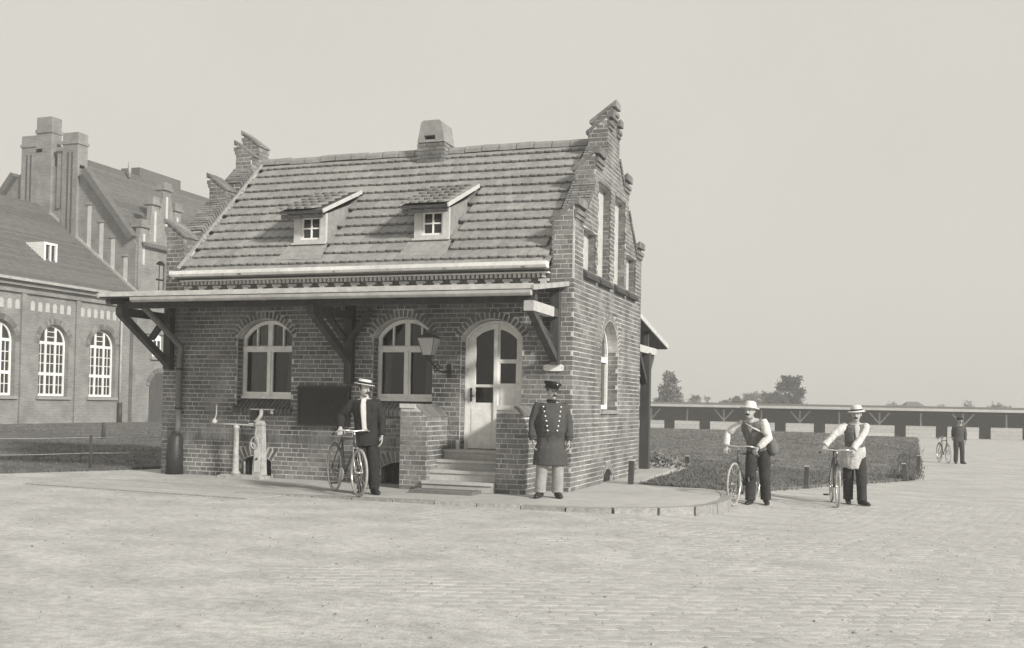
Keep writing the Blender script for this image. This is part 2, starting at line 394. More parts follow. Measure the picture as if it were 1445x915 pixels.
def inpoly(x, y, P):
    c = False
    for (x0, y0), (x1, y1) in zip(P, P[1:]+P[:1]):
        if (y0 > y) != (y1 > y) and x < (x1-x0)*(y-y0)/(y1-y0)+x0: c = not c
    return c
def tuft(mb, x, y, z, h, w, n=3):
    for k in range(n):
        a = random.uniform(0, pi*2); l = random.uniform(.2, .8)*h; hh = h*random.uniform(.6, 1.1)
        px, py = x+random.uniform(-w, w)*2, y+random.uniform(-w, w)*2; t = random.random()
        mb.add([(px-w*sin(a)*.5, py+w*cos(a)*.5, z), (px+w*sin(a)*.5, py-w*cos(a)*.5, z), (px+l*cos(a)*.5, py+l*sin(a)*.5, z+hh)], [(0, 1, 2)], t)
g = MB()
for P, nt_, box_ in ((LAWN, 9000, (-4, 6, 2, 14)), (LAWN, 9000, (-8, 7, 14, 40)), (LAWN, 7000, (-16, 8, 38, 68.5)), (LAWN2, 9000, (-20, -7.5, -7, 14)), (LAWN2, 5000, (-32, -8, 14, 32))):
    i = 0
    for _ in range(nt_*4):
        if i >= nt_: break
        x = random.uniform(box_[0], box_[1]); y = random.uniform(box_[2], box_[3])
        if not inpoly(x, y, P): continue
        far = y > 14; v_ = y > 38
        tuft(g, x, y, gz(x, y)+.047, .030*random.choice((.6, 1, 1, 1.9)) if not far else .035 if not v_ else .06, .022 if not far else .05 if not v_ else .10); i += 1
for P in (LAWN[:11], LAWN2[:3]):
    for a, c in zip(P, P[1:]):
        l = (Vector(c)-Vector(a)).length; nn = int(min(l, 40)*22)
        for _ in range(nn):
            t = random.random(); x = a[0]+(c[0]-a[0])*t+random.gauss(0, .06)+.05*noise.noise(Vector((t*40, a[0], 1))); y = a[1]+(c[1]-a[1])*t+random.gauss(0, .06)
            tuft(g, x, y, gz(x, y)+.0, .085, .02)
# the rough, longer border along the right edge of the lawn
for _ in range(1500):
    t = random.random()**1.5; y = 12.+t*26; x = 5.38+(y-12.)*.043+random.gauss(-.1, .14)
    tuft(g, x, y, gz(x, y)+.03, random.uniform(.08, .30), .04, 2)
g.build('grass', M_GRASS, kind='stuff')

# ------------------------------------------------------------------ entrance lodge
lodge = thing('entrance_lodge', 'small brick gatekeeper lodge with stepped gables, tiled roof and long front canopy', 'house', (-3.86, 0, ZS))
IW = Matrix.Translation((3.86, 0, -ZS))                   # world -> lodge-local (children are placed in lodge space)
def lpart(mb, name, material, parent=None, **kw):
    o = mb.build(name, material, parent or lodge, **kw)
    if parent is None: o.matrix_basis = IW.copy()
    return o
W_, D_, HW = 7.72, 5.08, 3.36
YR, ZR = 2.52, 6.29
def zroof(y): return 3.915+.9425*(y if y < YR else 2*YR-y)
BR = []                                                   # every brick: part, matrix, (l, h, d), tone, whole?
BL, BH, JT = .246, .0637, .0133
CRS = BH+JT
def frame(O, U, n):
    M = Matrix((Vector(U), -Vector(n), Vector((0, 0, 1)))).transposed().to_4x4(); M.translation = O; return M
FRONT = frame((-W_, 0, 0), (1, 0, 0), (0, -1, 0))         # u = x + W
GABLE = frame((0, 0, 0), (0, 1, 0), (1, 0, 0))            # u = y
def tone_():
    r = random.random(); return random.uniform(.1, .75) if r < .9 else random.uniform(0, 1)
def lay(part, M, u0, u1, z0, z1, busy=None, allow=None, bias=0., phase=0):
    """lay courses in cross bond between u0,u1; busy(z)->blocked spans, allow(z)->span"""
    r = 0; z = z0
    while z+BH <= z1+.004:
        zc = z+BH/2; a0, a1 = u0, u1
        if allow:
            sp = allow(zc)
            spans = [(max(a0, p), min(a1, q)) for p, q in sp]
        else: spans = [(a0, a1)]
        if busy:
            for p, q in busy(zc):
                nsp = []
                for s0, s1 in spans:
                    if q <= s0 or p >= s1: nsp.append((s0, s1)); continue
                    if p > s0: nsp.append((s0, p))
                    if q < s1: nsp.append((q, s1))
                spans = nsp
        row = int(round((z-ZS)/CRS))+phase
        pat = [(BL+JT), (BL/2-.004+JT)]; per = sum(pat)
        off = {0: 0., 1: per/2, 2: per*.25, 3: per*.75}[row % 4]
        for s0, s1 in spans:
            if s1-s0 < .05: continue
            k = math.floor((s0-u0-off)/per)-1; u = u0+off+k*per; j = 0
            while u < s1:
                w = pat[j % 2]; a = max(u, s0); e = min(u+w-JT, s1); j += 1; u += w
                if e-a < .035: continue
                whole = abs((e-a)-(w-JT)) < 1e-4
                Mx = M @ Matrix.Translation(((a+e)/2, random.uniform(-.0025, .0008), zc+random.uniform(-.0015, .0015)))
                BR.append((part, Mx, (e-a, BH, .03), min(1, max(0, tone_()+bias)), whole))
        z += CRS; r += 1
def ring(part, M, uc, zc, rin, thick, a0, a1, n=None, out_=.0):
    n = n or int(round((a1-a0)*(rin+thick*.3)/(.079)))
    da = (a1-a0)/n
    for i in range(n):
        a = a0+da*(i+.5); rm = rin+thick/2
        T = Matrix(((sin(a), 0, cos(a), uc+cos(a)*rm), (0, 1, 0, -out_), (-cos(a), 0, sin(a), zc+sin(a)*rm), (0, 0, 0, 1)))
        BR.append((part, M @ T, (da*rin-.016, thick-.012, .03+out_), tone_(), True))
def soldier(part, M, u0, u1, z0, h=.125, out_=.02, busy=None):
    u = u0
    while u+.062 <= u1:
        ok = not any(p < u+.05 and q > u+.01 for p, q in (busy(z0+h/2) if busy else []))
        if ok:
            Mx = M @ Matrix.Translation((u+.031, -out_, z0+h/2)); BR.append((part, Mx, (.0605, h-.012, .03+out_), tone_(), True))
        u += .077

class Op:
    """opening with a segmental arch: a,b span; z0 sill; spring; rise; t arch ring"""
    def __init__(s, a, b, z0, spring, rise, t=.125):
        s.a, s.b, s.z0, s.sp, s.rise, s.t = a, b, z0, spring, rise, t
        w = b-a; s.R = (w*w/4+rise*rise)/(2*rise); s.uc = (a+b)/2; s.zc = spring+rise-s.R
        s.half = math.asin(min(1, w/2/s.R))
    def busy(s, z):
        if s.z0-.001 < z < s.sp-.02: return [(s.a-.004, s.b+.004)]
        Ro = s.R+s.t
        if s.sp-.02 <= z < s.zc+Ro:
            h = sqrt(max(0, Ro*Ro-(z-s.zc)**2)); h = min(h, (s.b-s.a)/2+max(0, (z-s.sp))*math.tan(s.half)+.012)
            return [(s.uc-h, s.uc+h)]
        return []
    def loop(s, inset=0., n=14, du=0.):
        a, b_, R = s.a+inset, s.b-inset, s.R-inset
        h = math.asin(min(1, (b_-a)/2/R)); P = [(a+du, s.z0), (b_+du, s.z0)]
        for i in range(n+1):
            t = pi/2-h+2*h*i/n; P.append((s.uc+du+R*cos(t), s.zc+R*sin(t)))
        return P
    def voussoirs(s, part, M): ring(part, M, s.uc, s.zc, s.R+.006, s.t, pi/2-s.half, pi/2+s.half)

win1 = Op(-6.17+W_, -5.06+W_, 1.34, 2.60, .30); win2 = Op(-3.50+W_, -2.40+W_, 1.34, 2.60, .30)
door = Op(-1.90+W_, -.84+W_, .73, 2.56, .30)
cel1 = Op(-6.02+W_, -5.42+W_, ZS, .40, .10, .2); cel2 = Op(-3.30+W_, -2.62+W_, ZS, .38, .10, .2)
gwin = Op(1.88, 3.16, 1.34, 2.46, .56, .125); gcel = Op(2.16, 2.84, .0, .22, .14, .125)
FO = [win1, win2, door, cel1, cel2]
BAND = .734
def fbusy(z):
    q = []
    for o in FO: q += o.busy(z)
    if BAND-.0 < z < BAND+.14: q.append((-1, door.a))
    return q
# --- front wall
b = MB(); b.plate([(0, ZS-.1), (W_-.012, ZS-.1), (W_-.012, HW+.3), (0, HW+.3)], [o.loop() for o in FO], .30, FRONT @ Matrix.Translation((0, .0025, 0)))
fw = lpart(b, 'front_wall', M_MORTAR)
lay(fw, FRONT, 0, W_-.001, ZS, HW+.26, fbusy)
for o in FO: o.voussoirs(fw, FRONT)
soldier(fw, FRONT, 0, door.a+.01, BAND, .153, .010)
# reveals of the front openings: left jambs are seen
for o in (win1, win2, door):
    Mj = frame((-W_+o.a, .0, 0), (0, 1, 0), (1, 0, 0)); lay(fw, Mj @ Matrix.Translation((.0, -.008, 0)), .034, .17, o.z0, o.sp, None, phase=1)
# --- gable wall (right) with parapet, its twin on the left
RS = .275                                                 # rise of the sloping pinnacle tops
PIN = [(0, .50, 4.42), (1.24, 1.70, 5.53), (2.10, 2.36, 6.38), (2.365, 2.715, 6.64), (2.72, 2.98, 6.38), (3.38, 3.84, 5.53), (4.58, 5.08, 4.42)]
def rake(y): return zroof(y)+.20
def topz(y, e=.26):
    for a, c, z in PIN:
        if a <= y <= c: return z+e
    return rake(y)
NICHE = [Op(.54, 1.38, 3.70, 4.40, .02, .0), Op(1.50, 2.38, 3.70, 5.36, .02, .0), Op(2.70, 3.58, 3.70, 5.36, .02, .0), Op(3.70, 4.54, 3.70, 4.40, .02, .0)]
def nb(o, z):
    top = o.zc+o.R
    h = o.half if False else (o.b-o.a)/2
    if z > o.sp: h = sqrt(max(0, o.R*o.R-(z-o.zc)**2))
    return [(o.uc-h, o.uc+h)] if o.z0 < z < top-.01 else []
def gbusy(z):
    q = gwin.busy(z)+gcel.busy(z)
    for o in NICHE: q += nb(o, z)
    return q
def gallow(z, e=.26):
    sp = []; y = 0.; st = .02; on = None
    while y < D_:
        ok = z < topz(y+.01, e)-.01
        if ok and on is None: on = y
        if not ok and on is not None: sp.append((on, y)); on = None
        y += st
    if on is not None: sp.append((on, D_))
    return sp
def outline():
    P = [(.0035, ZS-.1), (D_-.0035, ZS-.1)]; y = D_
    Q = []
    for a, c, z in PIN:
        if abs((a+c)/2-2.54) < .02: Q += [(a+.003, 6.38), (a+.004, z), (c-.004, z), (c-.003, 6.38)]; continue
        Q += [(a+.003, rake(a) if .01 < a < 2.7 else None), (a+.0035, z), (c-.0035, z), (c-.003, rake(c) if 2.4 < c < D_-.01 or c < 2.2 else None)]
    Q = [q for q in Q if q[1] is not None]
    return P+list(reversed(Q))
TH = .38
b = MB(); b.plate(outline(), [o.loop() for o in [gwin, gcel]+NICHE], TH-.03, GABLE @ Matrix.Translation((0, .0025, 0)))
gw = lpart(b, 'gable_wall', M_MORTAR)
lay(gw, GABLE, .033, D_, ZS, 7.2, gbusy, gallow)
gwin.voussoirs(gw, GABLE); gcel.voussoirs(gw, GABLE)
for o in NICHE:                                           # jambs facing the camera, plaster backs, sills
    Mj = frame((-.145, o.b-.008, 0), (1, 0, 0), (0, -1, 0))
    lay(gw, Mj, .0, .138, 3.72, o.sp+.03, None, phase=1)
    k = MB(); k.plate(o.loop(-.01), [], .02, GABLE @ Matrix.Translation((0, .14, 0))); lpart(k, 'niche_panel', M_PLASTER)
    k = MB(); P = [(-.16, 3.74), (.015, 3.70), (.075, 3.625), (.075, 3.575), (.03, 3.575), (-.16, 3.60)]
    Mk = Matrix(((1, 0, 0, 0), (0, 1, 0, o.a+.01), (0, 0, 1, 0), (0, 0, 0, 1)))
    k.plate(P, [], o.b-o.a-.02, Mk, .0); lpart(k, 'niche_sill', M_WOOD)
Mj = frame((-.20, gwin.b-.008, 0), (1, 0, 0), (0, -1, 0)); lay(gw, Mj, 0, .19, gwin.z0, gwin.sp+.1, None, phase=1)
# front faces of pinnacles and parapet (facing the camera), with 45-degree tops
def pinface(part, x0, y, zlo, zi, mirror, skipbelow=None):
    M = frame((x0, y, 0), (1, 0, 0), (0, -1, 0))
    def al(z):
        if z < zi: return [(0, TH)]
        d = (z-zi)*TH/RS
        return [(d, TH)] if not mirror else [(0, TH-d)]
    lay(part, M, .004, TH-.031, zlo, zi+RS-.03, None, al, phase=1)
for side in (0, 1):
    x0 = -TH if side == 0 else -W_
    part = gw
    if side == 1:
        b = MB(); b.plate(outline(), [], TH-.03, frame((-W_+TH, 0, 0), (0, 1, 0), (1, 0, 0)) @ Matrix.Translation((0, .012, 0)))
        part = lpart(b, 'gable_wall', M_MORTAR)
        MI = frame((-W_+TH, 0, 0), (0, 1, 0), (1, 0, 0))
        def al2(z): return gallow(z, .0)
        lay(part, MI, 0, D_, 3.6, 7.1, lambda z: [(0.0 if z < 3.95 else (z-3.90)/.9425, D_-(z-3.95)/.9425-.02)] if z < zroof(YR) and (z-3.90)/.9425 < D_/2 else [], al2)
    for i, (a, c, zi) in enumerate(PIN):
        zlo = HW+.2 if a == 0 else rake(a)-.1 if a < 2.2 else zi-.4
        zlo = ZS+CRS*math.ceil((zlo-ZS)/CRS)
        if a < 2.54: pinface(part, x0, a, zlo, zi, side == 1)
        if a < 2.0: lay(part, frame((x0, c-.0055, 0), (1, 0, 0), (0, -1, 0)), .004, TH-.002, ZS+CRS*math.ceil((zi-.1-ZS)/CRS), rake(c)+.05, None, None)
        # wedge core and cap
        k = MB()
        tri = [(0.012, zi-.02), (TH-.012, zi-.02), (TH-.012, zi+RS-.02)] if side == 0 else [(.012, zi-.02), (TH-.012, zi-.02), (.012, zi+RS-.02)]
        Mk = Matrix.Translation((x0, a+.003, 0)); k.plate(tri, [], c-a-.006, Mk)
        lpart(k, 'pinnacle_core', M_MORTAR)
        k = MB(); e = .022 if abs((a+c)/2-2.54) > .5 or abs((a+c)/2-2.54) < .02 else -.004
        if side == 0: q = [(-.04, zi+.022), (TH+.07, zi+RS+.095), (TH+.07, zi+RS-.03), (TH+.02, zi+RS-.03), (TH-.0, zi+RS-.015), (-.0, zi-.03), (-.04, zi-.03)]
        else: q = [(TH+.025, zi+.012), (TH+.025, zi-.02), (TH, zi-.02), (0, zi+RS-.015), (-.02, zi+RS-.03), (-.06, zi+RS-.03), (-.06, zi+RS+.07)]
        nb_ = max(3, int(round((c-a+2*e)/.125)))         # cap laid as brick-on-edge, one piece each
        for j in range(nb_):
            w = (c-a+2*e)/nb_
            if j == 0: cap = lpart(MB().box(x0+.03, x0+TH-.03, a+.03, c-.03, zi-.05, zi-.03), 'pinnacle_cap', M_MORTAR)
            k = MB(); k.plate(q, [], w-.012, Matrix.Translation((x0, a-e+j*w+.006, random.uniform(-.004, .004))), random.uniform(.3, .8)); k.build('coping_brick', M_BRICK, cap)
        # corbel under the cap on the outer face
        k = MB(); xo = (0 if side == 0 else -W_)
        sg = 1 if side == 0 else -1
        for j, (pr, hh) in enumerate(((.025, .20), (.05, .13))):
            xa, xb = sorted((xo, xo+sg*pr)); k.box(xa, xb, a-.004*j-.003, c+.004*j+.003, zi+RS-.03-hh, zi+RS-.03-hh+.072, .5)
        lpart(k, 'corbel', M_BRICK)
    # raking brick-on-edge coping
    for y0, y1 in ((.50, 1.24), (1.70, 2.10), (2.98, 3.38), (3.84, 4.58)):
        up_ = y0 < 2.54; ya = y0; sgn = .9425 if up_ else -.9425; cl = 1/sqrt(1+.9425**2)
        n = max(1, int((y1-y0)/cl/.077)); 
        for j in range(n):
            y = y0+(y1-y0)*(j+.5)/n; z = rake(y)
            T = Matrix(((1, 0, 0, x0+TH/2), (0, cl, -sgn*cl, y), (0, sgn*cl, cl, z), (0, 0, 0, 1)))
            k = T @ Matrix.Rotation(pi/2, 4, 'Z')
            cu = [0, .235, TH+.05] if j % 2 else [0, .12, .37, TH+.05][:3]+[TH+.05]
            for p_, q_ in zip(cu, cu[1:]):
                if q_-p_ > .03: BR.append((part, k @ Matrix.Translation((0, -TH/2-.025+p_, random.uniform(-.004, .004))), (.0605, .085, q_-p_-.014), tone_(), True))
    for a, c, zi in PIN: pass
# other walls, hidden sides closed
b = MB(); b.box(-W_+.01, -.35, D_-.3, D_, ZS-.1, HW+.3); lpart(b, 'rear_wall', M_BRICK)
b = MB(); b.box(-W_+.32, -.36, .9, 1.0, ZS, 3.3, .5); lpart(b, 'inner_wall', M_PIPE)
b = MB(); b.box(-W_, -W_+.3, .31, D_-.31, ZS-.1, HW+.25); b.box(-W_, -W_+.02, 0, D_, HW, HW+.1); lpart(b, 'side_wall', M_BRICK)
# --- windows of the lodge
def pan(mb, P, M, depth=.012, tone=.5): mb.plate(P, [], depth, M, tone)
def arcrect(a, c, z0, zt, fn, n=8):
    """rect whose top follows fn(u)"""
    P = [(a, z0), (c, z0)]
    for i in range(n+1):
        u = c+(a-c)*i/n; P.append((u, min(zt, fn(u))))
    return P
def lodge_window(o, curt):
    fb = Op(o.a, o.b, 1.55, o.sp, o.rise)
    M = FRONT @ Matrix.Translation((0, .19, 0))
    arch = lambda ins: (lambda u: fb.zc+sqrt(max(0, (fb.R-ins)**2-(u-fb.uc)**2)))
    a, c, m_ = fb.a+.07, fb.b-.07, fb.uc
    zt0, zt1 = 2.33, 2.44                                  # transom
    L1 = arcrect(a, m_-.055, 1.62, zt0, lambda u: 9); L2 = arcrect(m_+.055, c, 1.62, zt0, lambda u: 9)
    top = []
    for s0, s1 in ((a, a+(m_-.045-a)*.5-.013), (a+(m_-.045-a)*.5+.013, m_-.045), (m_+.045, m_+.045+(c-m_-.045)*.5-.013), (m_+.045+(c-m_-.045)*.5+.013, c)):
        top.append(arcrect(s0, s1, zt1, 9, arch(.075)))
    k = MB(); k.plate(fb.loop(.012), [L1, L2]+top, .07, M)
    for q in (L1, L2):                                     # casement mouldings
        k.box(q[0][0]-.0, q[0][0]+.012, -.012, .02, 1.62, zt0, .5, M); 
    k.box(fb.a+.02, fb.b-.02, -.03, -.001, zt0+.015, zt1-.015, .5, M); k.box(m_-.03, m_+.03, -.025, -.001, 1.56, zt0+.01, .5, M)
    w = lpart(k, 'window', M_WHITE)
    for q in [L1, L2]+top:
        k = MB(); pan(k, q, M @ Matrix.Translation((0, .045, 0)), .004); k.build('pane', M_CLEAR, w)
    for a0, a1 in curt:
        k = MB(); n = 22; vs = []
        for zz in (1.6, 2.2, 2.84):
            for i in range(n+1): vs.append(M @ Vector((o.a+a0+(a1-a0)*i/n+.02*sin(zz*3), .13+.022*sin(i*1.45+zz), zz)))
        k.add(vs, [(j*(n+1)+i, j*(n+1)+i+1, (j+1)*(n+1)+i+1, (j+1)*(n+1)+i) for j in range(2) for i in range(n)], .5, True); k.build('curtain', M_SHIRT, w)
    k = MB(); k.box(fb.a+.01, fb.b-.01, -.05, .05, 1.50, 1.55, .5, M); k.build('sill', M_WHITE, w)
    # brick sill, sloping
    k = MB(); n = int((o.b-o.a+.1)/.077)
    for j in range(n):
        u = o.a-.05+j*(o.b-o.a+.1)/n
        k.plate([(-.055, 1.325), (.19, 1.50), (.19, 1.40), (-.055, 1.245)], [], .064, Matrix(((0, 1, 0, -W_+u), (1, 0, 0, 0), (0, 0, 1, 0), (0, 0, 0, 1))), random.uniform(0, .3))
    k.build('brick_sill', M_BRICK, w)
lodge_window(win1, ((.10, .44), (.86, .98))); lodge_window(win2, ((.10, .20), (.84, 1.0)))
# curtains hang inside window one: pale folds just behind the glass of its left casement
# gable window
gf = Op(gwin.a, gwin.b, 1.42, gwin.sp, gwin.rise)
M = GABLE @ Matrix.Translation((0, .20, 0)); garch = lambda u: gf.zc+sqrt(max(0, (gf.R-.07)**2-(u-gf.uc)**2))
L1 = arcrect(gf.a+.07, gf.uc-.045, 1.50, 2.28, lambda u: 9); L2 = arcrect(gf.uc+.045, gf.b-.07, 1.50, 2.28, lambda u: 9)
T1 = arcrect(gf.a+.07, gf.uc-.04, 2.38, 9, garch); T2 = arcrect(gf.uc+.04, gf.b-.07, 2.38, 9, garch)
k = MB(); k.plate(gf.loop(.012), [L1, L2, T1, T2], .07, M); w = lpart(k, 'window', M_WHITE)
for q in (L1, L2, T1, T2):
    k = MB(); pan(k, q, M @ Matrix.Translation((0, .045, 0))); k.build('pane', M_GLASS, w)
k = MB(); k.box(gf.a-.0, gf.b+.0, -.235, .06, 1.34, 1.405, .2, M); k.build('sill', M_KERB, w)
k = MB(); k.box(gcel.a-.05, gcel.b+.05, .0, .02, ZS-.1, .42, .5, GABLE @ Matrix.Translation((0, .05, 0))); lpart(k, 'cellar_hatch', M_BOARD)
for o in (cel1, cel2):
    k = MB(); k.box(o.a-.05, o.b+.05, .14, .16, ZS-.05, .60, .5, FRONT); h = lpart(k, 'cellar_hatch', M_BOARD)
    k = MB()
    for j in range(5): u = o.a+.06+j*.115; k.box(u, u+.016, .09, .106, ZS-.05, .52, .5, FRONT)
    k.build('bar', M_IRON, h)

# --- door
M = FRONT @ Matrix.Translation((0, .19, 0)); d = Op(door.a, door.b, .73, door.sp, door.rise); x_ = lambda X: X+W_
darch = lambda ins: (lambda u: d.zc+sqrt(max(0, (d.R-ins)**2-(u-d.uc)**2)))
k = MB(); inner = [(d.a+.055, .73-.02), (d.b-.055, .73-.02)]+Op(d.a+.055, d.b-.055, .73, d.sp-.0, d.rise-.055).loop()[2:]
k.plate(d.loop(.01), [[(p, max(q, .731)) for p, q in inner]], .09, M); dr = lpart(k, 'door', M_WHITE)
da = Op(d.a+.06, d.b-.06, .735, d.sp, d.rise-.06); dfn = lambda ins: (lambda u: da.zc+sqrt(max(0, (da.R-ins)**2-(u-da.uc)**2)))
mid = x_(-1.345)
G1 = arcrect(x_(-1.715), x_(-1.40), 1.80, 9, dfn(.09)); G2 = arcrect(x_(-1.715), x_(-1.40), 1.50, 1.755, lambda u: 9)
G3 = arcrect(x_(-1.29), x_(-1.00), 2.215, 9, dfn(.09)); G4 = arcrect(x_(-1.285), x_(-1.01), 1.82, 2.15, lambda u: 9)
leaf1 = arcrect(da.a, mid-.004, .745, 9, dfn(0)); leaf2 = arcrect(mid+.004, da.b, .745, 9, dfn(0))
k = MB(); k.plate(leaf1, [G1, G2], .05, M @ Matrix.Translation((0, .012, 0))); k.box(da.a+.07, mid-.075, .004, .013, .83, 1.40, .5, M); l1 = k.build('door_leaf', M_WHITE, dr)
k = MB(); k.plate(leaf2, [G3, G4], .05, M @ Matrix.Translation((0, .016, 0))); k.box(x_(-1.27), x_(-1.02), .006, .017, 1.46, 1.76, .5, M); k.box(x_(-1.27), x_(-1.02), .006, .017, .83, 1.38, .5, M); k.box(mid-.03, mid+.03, -.02, .011, .75, 2.80, .5, M); l2 = k.build('door_leaf', M_WHITE, dr)
for q in (G1, G2, G3, G4):
    k = MB(); pan(k, q, M @ Matrix.Translation((0, .045, 0)), .004); k.build('pane', M_CLEAR, dr)
k = MB(); k.box(x_(-1.795), x_(-1.765), -.012, .011, 1.52, 1.74, .5, M); k.tube([M @ Vector((x_(-1.78), -.012, 1.61)), M @ Vector((x_(-1.78), -.06, 1.61)), M @ Vector((x_(-1.70), -.065, 1.61))], .010); k.build('handle', M_IRON, dr)

# --- porch: steps and cheek walls
for i in range(4):
    k = MB(); z1 = .735-.1525*i; yf = -.16-.27*i
    k.box(-2.12, -.95, yf-.0, .20 if i == 0 else yf+.30, z1-.1525-.0, z1, random.random())
    k.box(-2.12, -.95, yf-.025, yf+.001, z1-.045, z1-.002, .6)
    lpart(k, 'step', M_STEP)
def cheek(x0, x1, cham):
    """brick cheek wall from the wall to y=-1.0, top with a sloping right edge"""
    y0, zt = -.86, 1.45
    P = [(.003, ZS-.05), (x1-x0-.003, ZS-.05), (x1-x0-.003, zt-cham), (x1-x0-cham, zt-.012), (.003, zt-.012)]
    k = MB(); k.plate(P, [], -y0-.02, Matrix.Translation((x0, y0+.0025, 0))); c = lpart(k, 'cheek_wall', M_MORTAR)
    al = lambda z: [(0, x1-x0 if z < zt-cham else x1-x0-(z-zt+cham))]
    lay(c, frame((x0, y0, 0), (1, 0, 0), (0, -1, 0)), 0, x1-x0, ZS, zt-.07, None, al)
    lay(c, frame((x1, y0, 0), (0, 1, 0), (1, 0, 0)), .012, -y0-.02, ZS, zt-cham+.03, None, None, phase=1)
    # coping: bricks on edge along the flat top and along the chamfer
    k = MB(); n = int(-y0/.077)
    k.box(x0-.012, x1-cham+.004, y0-.015, y0+.25, zt-.055, zt+.012, .9)
    for j in range(n-3): yy = y0+.255+j*.077; k.box(x0-.008, x1-cham, yy, yy+.064, zt-.055, zt+.006+random.uniform(-.003, .003), random.random())
    k.build('coping', M_STEP, c)
    s2 = sqrt(.5)
    for j in range(n):
        yy = y0+.005+j*.077
        T = Matrix(((s2, 0, s2, x1-cham/2), (0, 1, 0, yy+.032), (-s2, 0, s2, zt-cham/2), (0, 0, 0, 1))) @ Matrix.Rotation(pi/2, 4, 'Z')
        BR.append((c, T @ Matrix.Translation((0, -cham*.66, 0)), (.064, .05, cham*1.32), tone_(), True))
cheek(-2.56, -2.10, .21); cheek(-.95, -.50, .17)

# --- cornice, gutter, roof
k = MB(); k.box(-W_+TH, -TH, -.05, .03, 3.36, 3.40, .4); k.box(-W_+TH, -TH, -.012, .03, 3.40, 3.70, .1); cor = lpart(k, 'cornice', M_BRICK)
k = MB(); u = -W_+TH+.03
while u < -TH-.05: k.box(u, u+.045, -.085, -.012, 3.515, 3.575, random.random()); u += .08
k.build('dentil', M_STEP, cor, kind='stuff')
k = MB(); u = -W_+TH+.06
while u < -TH-.15: k = MB(); k.box(u, u+.17, -.06, -.011, 3.455, 3.497, random.random()); k.box(u+.04, u+.13, -.09, -.011, 3.405, 3.4555, random.random()); u += .305; k.build('console', M_STEP, cor)
k = MB(); k.box(-W_+TH+.01, -TH-.01, -.12, .02, 3.58, 3.60, .5); k.build('string_course', M_WHITE, cor)
k = MB(); k.box(-W_+TH-.02, -TH-.01, -.17, -.02, 3.60, 3.645, .0); lpart(k, 'eave_board', M_WOOD)
k = MB(); P = []
for i in range(9): a = pi+pi*i/8; P.append((.075*cos(a), .075*sin(a)))
P += [(.068, .0), (.068, .012), (.082, .012), (.082, 0)]
Pg = [(-.085, .03), (-.085, -.03), (-.06, -.065), (.05, -.075), (.085, -.07), (.085, .03)]
k.plate(Pg, [], W_-2*TH+.08, Matrix(((0, 1, 0, -W_+TH-.07), (1, 0, 0, -.235), (0, 0, 1, 3.715), (0, 0, 0, 1)))); lpart(k, 'gutter', M_GUTTER)
# roof deck (front and back slopes)
k = MB(); xa, xb = -W_+TH-.01, -TH+.01
zo = -.06
k.add([(xa, -.25, zroof(-.25)+zo), (xb, -.25, zroof(-.25)+zo), (xb, YR, ZR+zo), (xa, YR, ZR+zo), (xa, D_+.25, zroof(D_+.2)+zo), (xb, D_+.25, zroof(D_+.2)+zo)], [(0, 1, 2, 3), (3, 2, 5, 4)], .3)
roof = lpart(k, 'roof', M_TILE)
sl_ = atan2(.9425, 1)
DORM = [(-5.27, -4.63), (-2.93, -2.29)]
TW, TL, EX = .168, .335, .277
def tile_mesh(tone):
    k = MB(); w = TW/2-.002; P = [(-w, TL), (-w, .034), (-w*.8, .014), (-w*.4, .003), (0, 0), (w*.4, .003), (w*.8, .014), (w, .034), (w, TL)]
    n = len(P); zt = lambda y: .058-.054*y/TL
    vs = [(x, y, zt(y)) for x, y in P]+[(x, y, zt(y)-.034) for x, y in P]
    fs = [tuple(range(n))]+[(i+1, i, i+n, i+1+n) for i in range(n-1)]
    k.add(vs, fs, tone); return k
TV = []
for i in range(8):
    me = tile_mesh(i/7).mesh('roof_tile'); me.materials.append(M_TILE); TV.append(me)
tiles = []
nrow = int(sqrt((YR+.27)**2*(1+.9425**2))/EX)
for r in range(nrow+1):
    s = r*EX; y = -.27+s*cos(sl_); z = zroof(y)-.03
    nc = int((xb-xa)/TW)
    for layer in (0, 1):
        if layer == 1: continue
        for c in range(nc+1):
            x = xa+TW*(c+.5)+(TW/2 if r % 2 else 0)-.04
            if x-TW/2 < xa-.02 or x+TW/2 > xb+.02: continue
            if any(p-.03 < x < q+.03 and .1 < y < 1.42 for p, q in DORM): continue
            if y > YR-.12: continue
            T = Matrix.Translation((x, y, z)) @ Matrix.Rotation(sl_, 4, 'X') @ Matrix.Rotation(random.gauss(0, .004), 4, 'Y') @ Matrix.Rotation(random.gauss(0, .006), 4, 'Z') @ Matrix.Translation((0, random.gauss(0, .003), random.uniform(0, .004)+.008*noise.noise(Vector((x*.9, y*1.3, 4)))))
            tiles.append((y*2-x*.1, T))
tiles.sort(key=lambda t: t[0]); rest = MB()
for i, (_, T) in enumerate(tiles):
    if i < 296: link('roof_tile', random.choice(TV), roof, M=T)
    else:
        k = tile_mesh(random.random()); rest.add([T @ Vector(v) for v in k.v], k.f, k.t[0])
rest.build('roof_tile', M_TILE, roof, kind='stuff')
ridge = MB()
P = [(-.11, -.05), (-.10, .02), (-.06, .075), (0, .095), (.06, .075), (.10, .02), (.11, -.05)]
rmesh = []
for i in range(4):
    k = MB(); k.plate(P+[(.09, -.05), (.05, .05), (0, .07), (-.05, .05), (-.09, -.05)], [], .33, Matrix(((0, 1, 0, 0), (1, 0, 0, 0), (0, 0, 1, 0), (0, 0, 0, 1))), random.random()); me = k.mesh('ridge_tile'); me.materials.append(M_TILE); rmesh.append(me)
n = int((xb-xa)/.345)
